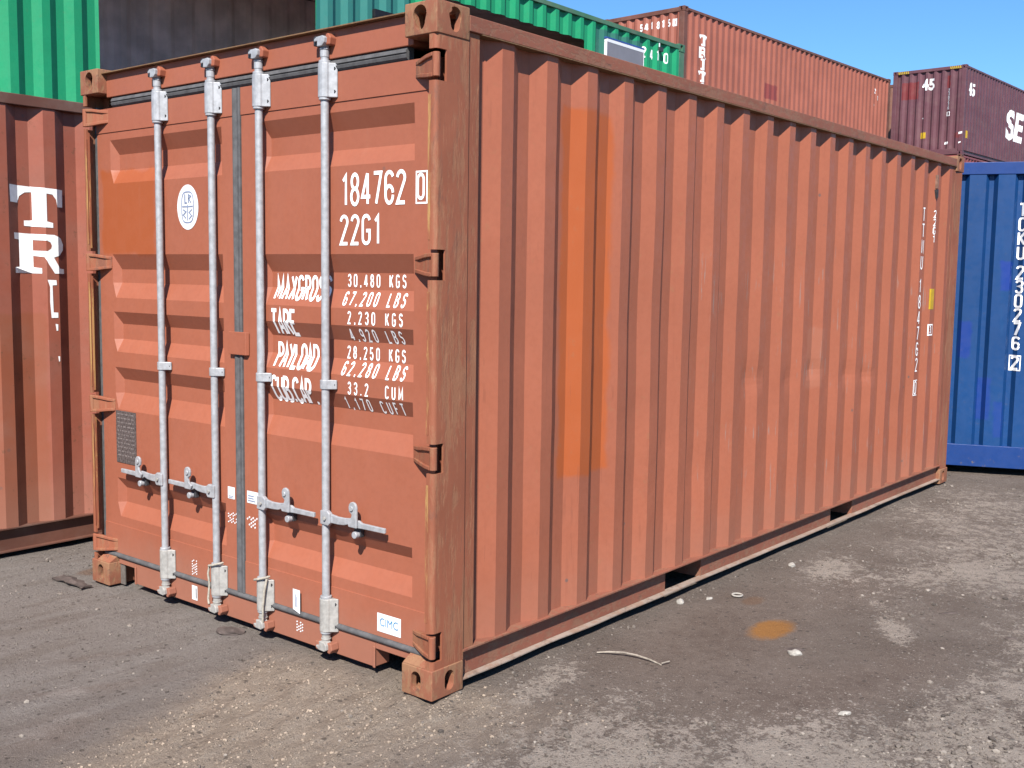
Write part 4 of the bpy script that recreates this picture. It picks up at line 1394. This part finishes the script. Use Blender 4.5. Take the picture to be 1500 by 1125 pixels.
# --- purple high-cube 45 ft container on the third level, and what it stands on
px_, py_, pyaw = 34.211, 8.648, R(-2.15)
PURPLE = paint("faded_plum_paint", (0.185, 0.075, 0.095), 0.12, chips=0.3, chip_col=(0.10, 0.05, 0.05), dust=0.12, streak=0.3, streak_col=(0.15, 0.075, 0.09),
               patches=[((None, (1.55, 2.12), (1.93, 2.50)), (0.26, 0.035, 0.035), 0.85), ((None, (0.50, 0.62), (2.2, 2.6)), (0.26, 0.035, 0.035), 0.85),
                        ((None, (0.10, 0.30), (0.55, 0.72)), (0.26, 0.05, 0.05), 0.7)])
CRIMSON = paint("pinkish_red_paint", (0.32, 0.075, 0.085), 0.12, chips=0.3, dust=0.15)
for z, nm, m_ in ((0, "crimson container at the bottom of the stack under the plum one", CRIMSON), (2.896, "pinkish red container whose top shows between blue and plum ones", CRIMSON)):
    rr_ = thing("shipping_container", nm, "shipping container", (px_, py_, z), pyaw, GRP)
    shell(rr_, 13.716, 2.896, m_, m_, RUST_RAIL, Prof(0.162, 13.55, 0.2, 0.2785, 0.008, 0.046), end_profile(0.27))
r5 = thing("shipping_container", "plum purple container at the far right with a large white 45", "shipping container", (px_, py_, 5.79), pyaw, GRP)
P5 = Prof(0.162, 13.55, 0.2, 0.2785, 0.008, 0.034)
E5 = end_profile(0.272, 0.03, 0.02, 0.075)
near5, ends5 = shell(r5, 13.716, 2.896, PURPLE, PURPLE, PURPLE, P5, E5)
eu = [-s for s, d in E5.p]
emap = lambda u, v, l: (E5.at(-u) - l, -u, v)
smap = lambda u, v, l: (u, P5.at(u) - l, v)
V, F = font_flat("45", 0.36, 0.86, 0.045)
parts = [moved((V, F), -1.44, 2.20)]
z = 2.16
for ch in "230276":
    parts.append(moved(text_flat(ch, 0.085, 1, 0.2, 0, 1.1)[:2], -0.56, z - 0.085))
    z -= 0.115
parts.append(moved(frame_flat(-0.585, -0.475, z - 0.19, z - 0.05, 0.016), 0, 0))
parts.append(poly_flat([(-1.39, 1.25), (-1.35, 1.25), (-1.35, 1.29), (-1.39, 1.29)]))
parts.append(poly_flat([(-0.62, 0.36), (-0.50, 0.36), (-0.48, 0.44), (-0.60, 0.44)]))
lay_on("lettering", WHITE, ends5[0], parts, emap, eu, (), 0.004)
lay_on("sticker", YELLOW, ends5[0], [poly_flat([(-1.42, 0.60), (-1.24, 0.60), (-1.24, 0.80), (-1.42, 0.80)])], emap, eu, (), 0.004)
post_map = lambda u, v, l: (0.004 - l, -u, v)
lay_on("sticker", STICKER, ends5[0], [poly_flat([(-0.15, 0.66), (-0.03, 0.68), (-0.03, 0.75), (-0.15, 0.73)]), poly_flat([(-0.14, 0.36), (-0.06, 0.39), (-0.06, 0.43), (-0.14, 0.41)])], post_map, (), (), 0.003)
V, F = font_flat("45", 0.40, 1.05, 0.04)
parts = [moved((V, F), 0.36, 1.98)]
V, F = font_flat("SE", 1.02, 1.38, 0.05, 0.10)
parts.append(moved((V, F), 4.3, 1.0))
lay_on("lettering", WHITE, near5, parts, smap, [s for s, d in P5.p], (), 0.004)
lay_on("sticker", YELLOW, near5, [poly_flat([(0.30, 0.56), (0.52, 0.56), (0.52, 0.80), (0.30, 0.80)])], smap, [s for s, d in P5.p], (), 0.004)
HAZ = plain("yellow_hazard_paint", (0.70, 0.50, 0.04), 0.5, 0.1)
mb = MB()
for k in range(6):
    for y0 in (0.17, 1.90):
        mb.prism([(y0 + k * 0.062, 2.79), (y0 + k * 0.062 + 0.034, 2.79), (y0 + k * 0.062 + 0.054, 2.872), (y0 + k * 0.062 + 0.020, 2.872)], 0, 0.002, 0.0055)
mb.build("hazard_stripes", HAZ, r5)

# --- blue container beyond the far end of the front one, turned a little
q0 = Vector((6.667, -0.085))
ba = math.radians(-68.335)
du = Vector((math.cos(ba), math.sin(ba)))                           # runs to the right along its visible end
rc = q0 + du * 0.87                                                 # right-hand corner
BLUE_P = paint("blue_container_paint", (0.010, 0.072, 0.250), 0.08, chips=0.12, chip_col=(0.14, 0.12, 0.12), streak=0.3, streak_col=(0.012, 0.105, 0.30),
               patches=[((None, (0.71, 0.80), (1.52, 1.76)), (0.012, 0.05, 0.36), 0.8), ((None, (0.82, 0.93), (0.42, 0.78)), (0.012, 0.055, 0.33), 0.75),
                        ((None, (0.72, 0.79), (0.28, 0.58)), (0.014, 0.06, 0.34), 0.7), ((None, (1.00, 1.10), (0.95, 1.25)), (0.012, 0.05, 0.34), 0.75)], spots=0.3)
BLUE_R = paint("scuffed_blue_rail_paint", (0.014, 0.062, 0.270), 0.1, chips=0.7, chip_col=(0.22, 0.17, 0.15), dust=0.0)
r6 = thing("shipping_container", "blue container beyond the far end of the front container with white code running down", "shipping container", (rc.x, rc.y, 0.03), ba + math.pi / 2, GRP)
E6 = Prof(0.152, W - 0.152, 0.87 - 0.205, 0.222, 0.012, 0.058, 0.16, 0.13)
near6, ends6 = shell(r6, 6.058, 2.591, BLUE_P, BLUE_R, BLUE_R, Prof(0.162, 5.9, 0.2, 0.2785, 0.008, 0.046), E6)
parts = []
ys, z = 0.87 - 0.200, 2.245
for ch in "TCKU 230276 2":
    if ch == ' ':
        z -= 0.045
        continue
    if z < 1.1 and ch == '2':
        parts.append(moved(frame_flat(-ys - 0.022, -ys + 0.064, z - 0.125, z + 0.005, 0.008), 0, 0))
    parts.append(moved(text_flat(ch, 0.100, 1, 0.17, 0, 1.0)[:2], -ys + (-0.004 if z > 1.75 else 0.0), z - 0.108))
    z -= 0.118
lay_on("lettering", WHITE, ends6[0], parts, lambda u, v, l: (E6.at(-u) - l, -u, v), [-s for s, d in E6.p], (), 0.003)

# ================================================================== small things on the ground
def rock_mesh(name, size, seed, flat=0.6, sub=2):
    bm = bmesh.new()
    bmesh.ops.create_icosphere(bm, subdivisions=sub, radius=1)
    for v in bm.verts:
        k = 1 + 0.35 * mnoise.noise(v.co * 1.3 + Vector((seed, 0, 0))) + 0.12 * mnoise.noise(v.co * 3.7 + Vector((0, seed, 0)))
        v.co = Vector((v.co.x * size[0], v.co.y * size[1], v.co.z * size[2] * flat)) * k
    me = bpy.data.meshes.new(name)
    bm.to_mesh(me)
    bm.free()
    return me
STONE = plain("pale_stone", (0.52, 0.48, 0.43), 0.9, 0.25, 40)
STONE_D = plain("dark_stone", (0.13, 0.10, 0.09), 0.9, 0.3, 30)
def put(name, label, cat, x, y, size, seed, mat, flat=0.6, rz=0.0, group=None):
    me = rock_mesh(name, size, seed, flat)
    me.materials.append(mat)
    o = bpy.data.objects.new(name, me)
    COL.objects.link(o)
    o.location = (x, y, ground_z(x, y) + size[2] * flat * 0.45)
    o.rotation_euler = (0, 0, rz)
    o["label"] = label
    o["category"] = cat
    if group:
        o["group"] = group
    return o
put("stone", "chunky pale stone lying under the nearer fork pocket of the front container", "stone", 1.76, -0.045, (0.022, 0.018, 0.02), 1.0, STONE, 0.8)
put("stone", "small flat white stone right of the chunky one below the fork pocket", "stone", 1.93, -0.115, (0.022, 0.014, 0.012), 2.0, STONE, 0.6)
put("stone", "rounded white stone beside a dark hole just in front of the rust stain", "stone", 1.45, -0.80, (0.032, 0.020, 0.02), 3.0, STONE, 0.7, -0.7)
put("stone", "elongated pale stone lying in the foreground gravel at lower right", "stone", 0.97, -1.22, (0.028, 0.013, 0.012), 4.0, STONE, 0.7, -0.6)
put("stone", "grey stone on the dirt midway along the long side near the second pocket", "stone", 2.78, -0.17, (0.024, 0.02, 0.02), 5.0, STONE, 0.7)
put("stone", "flat brown stone leaning at the sill below the door seam", "stone", -0.005, 1.255, (0.045, 0.070, 0.03), 6.0, STONE_D, 0.55, 0.5)
put("hole_stand_in", "dark hole stand-in clod behind the white stone in front of the rust stain", "lump", 1.505, -0.775, (0.045, 0.024, 0.014), 7.0, STONE_D, 0.5, -0.7)  # dark lump added in place of the dark hole beside the white stone
put("wood_chip", "dark wood chip on pale ground toward the right edge", "wood chip", 2.50, -1.13, (0.05, 0.012, 0.010), 8.0, STONE_D, 0.6, -0.8)
put("wood_chip", "short black chip at far right of the foreground dirt", "wood chip", 2.31, -1.46, (0.030, 0.012, 0.010), 9.0, STONE_D, 0.6, -0.8)
# bark flake by the left corner fitting
mb = MB()
n = 10
vs = []
for i in range(n + 1):
    t = i / n
    for j in range(3):
        x = -0.06 - 0.03 * j + 0.015 * gnoise(t * 5, j, 1, 2)
        y = 2.62 - 0.28 * t + 0.02 * gnoise(t * 6, j, 1, 4)
        vs.append((x, y, 0.004 + 0.016 * math.sin(t * 3.1) * (1 if j == 1 else 0.4) + 0.008 * gnoise(t * 7, j * 2, 1, 6)))
mb.add(vs, [(i * 3 + j, i * 3 + j + 1, (i + 1) * 3 + j + 1, (i + 1) * 3 + j) for i in range(n) for j in range(2)])
o = mb.build("bark_flake", STONE_D)
o["label"] = "curled dark bark flake on the dirt beside the left corner fitting"
o["category"] = "bark"
sol = o.modifiers.new("thickness", 'SOLIDIFY')
sol.thickness = 0.008
# twig
tw = [(0.87, -0.155), (0.90, -0.20), (0.925, -0.26), (0.935, -0.32), (0.94, -0.38), (0.935, -0.44)]
mb = MB().tube([(x, y, ground_z(x, y) + 0.006 + 0.012 * math.sin(i * 0.7)) for i, (x, y) in enumerate(tw)], [0.003, 0.0045, 0.0045, 0.004, 0.004, 0.003], 8)
mb.tube([(0.935, -0.44, 0.002), (0.955, -0.452, 0.006), (0.975, -0.455, 0.004)], 0.003, 6)
o = mb.build("twig", plain("bleached_wood", (0.42, 0.36, 0.30), 0.85, 0.3, 60), None, 0, True)
o["label"] = "thin bent bleached twig on the dirt along the long side"
o["category"] = "twig"
# small ring half sunk in the dirt
rg = [(2.06 + 0.026 * math.cos(a), -0.205 + 0.026 * math.sin(a), -0.004) for a in [2 * math.pi * k / 20 for k in range(21)]]
o = MB().tube(rg, 0.0045, 8).build("washer_ring", STONE, None, 0, True)
o["label"] = "pale ring half sunk in the dirt right of the fork pocket"
o["category"] = "ring"

# loose gravel: thousands of pebbles, as one object
rng = random.Random(11)
ico = bmesh.new()
bmesh.ops.create_icosphere(ico, subdivisions=1, radius=1)
ico.verts.ensure_lookup_table()
iv = np.array([v.co[:] for v in ico.verts])
ifc = np.array([[v.index for v in f.verts] for f in ico.faces])
ico.free()
NPB = 11000
PV, PF = [], []
count = 0
tries = 0
while count < NPB and tries < 200000:
    tries += 1
    x = rng.uniform(-1.9, 6.5)
    y = rng.uniform(-3.0, 3.2)
    if -0.02 < x < 6.1 and 0.0 < y < 2.45:
        continue
    dcam = math.hypot(x - CAM_POS[0], y - CAM_POS[1])
    if rng.random() > min(1.0, (2.6 / dcam) ** 1.6):
        continue
    p_, d_, t_, g_ = ground_masks(x, y)
    clump = gnoise(x, y, 3.5, 2.0) * 0.5 + 0.5
    w = 0.14 + 0.95 * p_ ** 1.5 + 0.22 * g_ + 0.1 * t_ - 0.30 * d_ + (0.5 if x > 0.1 and -0.09 < y < 0 else 0)
    w *= 0.25 + 1.2 * clump ** 2
    fl = blob(x, y, 0.95, -1.75, 0.55, 0.32)
    if rng.random() > w + 0.7 * fl:
        continue
    s = 0.0019 * math.exp(rng.gauss(0, 0.55)) * (1 + 0.10 * dcam)
    s = min(s * (1 + 0.7 * fl), 0.013)
    sc = np.array([s * rng.uniform(0.8, 1.5), s * rng.uniform(0.7, 1.2), s * rng.uniform(0.5, 0.9)])
    a = rng.uniform(0, 6.28)
    c_, s_ = math.cos(a), math.sin(a)
    jit = np.array([[rng.uniform(0.8, 1.2)] for _ in range(len(iv))])
    v = iv * jit * sc
    v = np.stack([v[:, 0] * c_ - v[:, 1] * s_ + x, v[:, 0] * s_ + v[:, 1] * c_ + y, v[:, 2] + ground_z(x, y) + s * 0.3], 1)
    PV.append(v)
    PF.append(ifc + count * len(iv))
    count += 1
pme = bpy.data.meshes.new("gravel")
pme.from_pydata(np.concatenate(PV).tolist(), [], np.concatenate(PF).tolist())
gm = NT("mixed_gravel_stone")
isl = gm.n("ShaderNodeNewGeometry").outputs['Random Per Island']
rp = gm.n("ShaderNodeValToRGB")
gm.link(isl, rp.inputs[0])
el = rp.color_ramp.elements
el[0].position, el[0].color = 0.0, (0.06, 0.05, 0.044, 1)
el[1].position, el[1].color = 1.0, (0.26, 0.225, 0.195, 1)
e = el.new(0.35)
e.color = (0.115, 0.096, 0.083, 1)
e = el.new(0.75)
e.color = (0.17, 0.145, 0.125, 1)
pme.materials.append(gm.done(gm.mix(1.0, rp.outputs[0], (1.72, 1.72, 1.72), 'MULTIPLY'), 0.9, 0.2))
po_ = bpy.data.objects.new("gravel", pme)
COL.objects.link(po_)
po_["kind"] = "stuff"
po_["label"] = "loose pale and dark gravel scattered over the packed dirt"
po_["category"] = "gravel"

# crumbs of churned soil along the ruts, as one object
PV, PF = [], []
count = 0
tries = 0
while count < 3500 and tries < 100000:
    tries += 1
    x = rng.uniform(-1.5, 0.4)
    y = rng.uniform(-0.6, 1.1)
    t_ = tan_zone(x, y)
    v_ = -0.296 * x + 0.955 * (y - 0.98)
    rut = 0.35 + 0.65 * (0.5 + 0.5 * math.sin(v_ * 2 * math.pi / 0.145)) ** 2
    if x > -0.02 and y > 0 or rng.random() > t_ * rut:
        continue
    s = min(0.006, 0.0021 * math.exp(rng.gauss(0, 0.5)))
    sc = np.array([s * rng.uniform(0.8, 1.4), s * rng.uniform(0.8, 1.4), s * rng.uniform(0.6, 1.0)])
    jit = np.array([[rng.uniform(0.7, 1.3)] for _ in range(len(iv))])
    v = iv * jit * sc + np.array([x, y, ground_z(x, y) + s * 0.25])
    PV.append(v)
    PF.append(ifc + count * len(iv))
    count += 1
cme = bpy.data.meshes.new("soil_crumbs")
cme.from_pydata(np.concatenate(PV).tolist(), [], np.concatenate(PF).tolist())
cme.materials.append(plain("dry_tan_soil", (0.45, 0.355, 0.275), 0.95, 0.3, 12))
co_ = bpy.data.objects.new("soil_crumbs", cme)
COL.objects.link(co_)
co_["kind"] = "stuff"
co_["label"] = "crumbs of dry tan soil churned up along the wheel ruts"
co_["category"] = "soil"
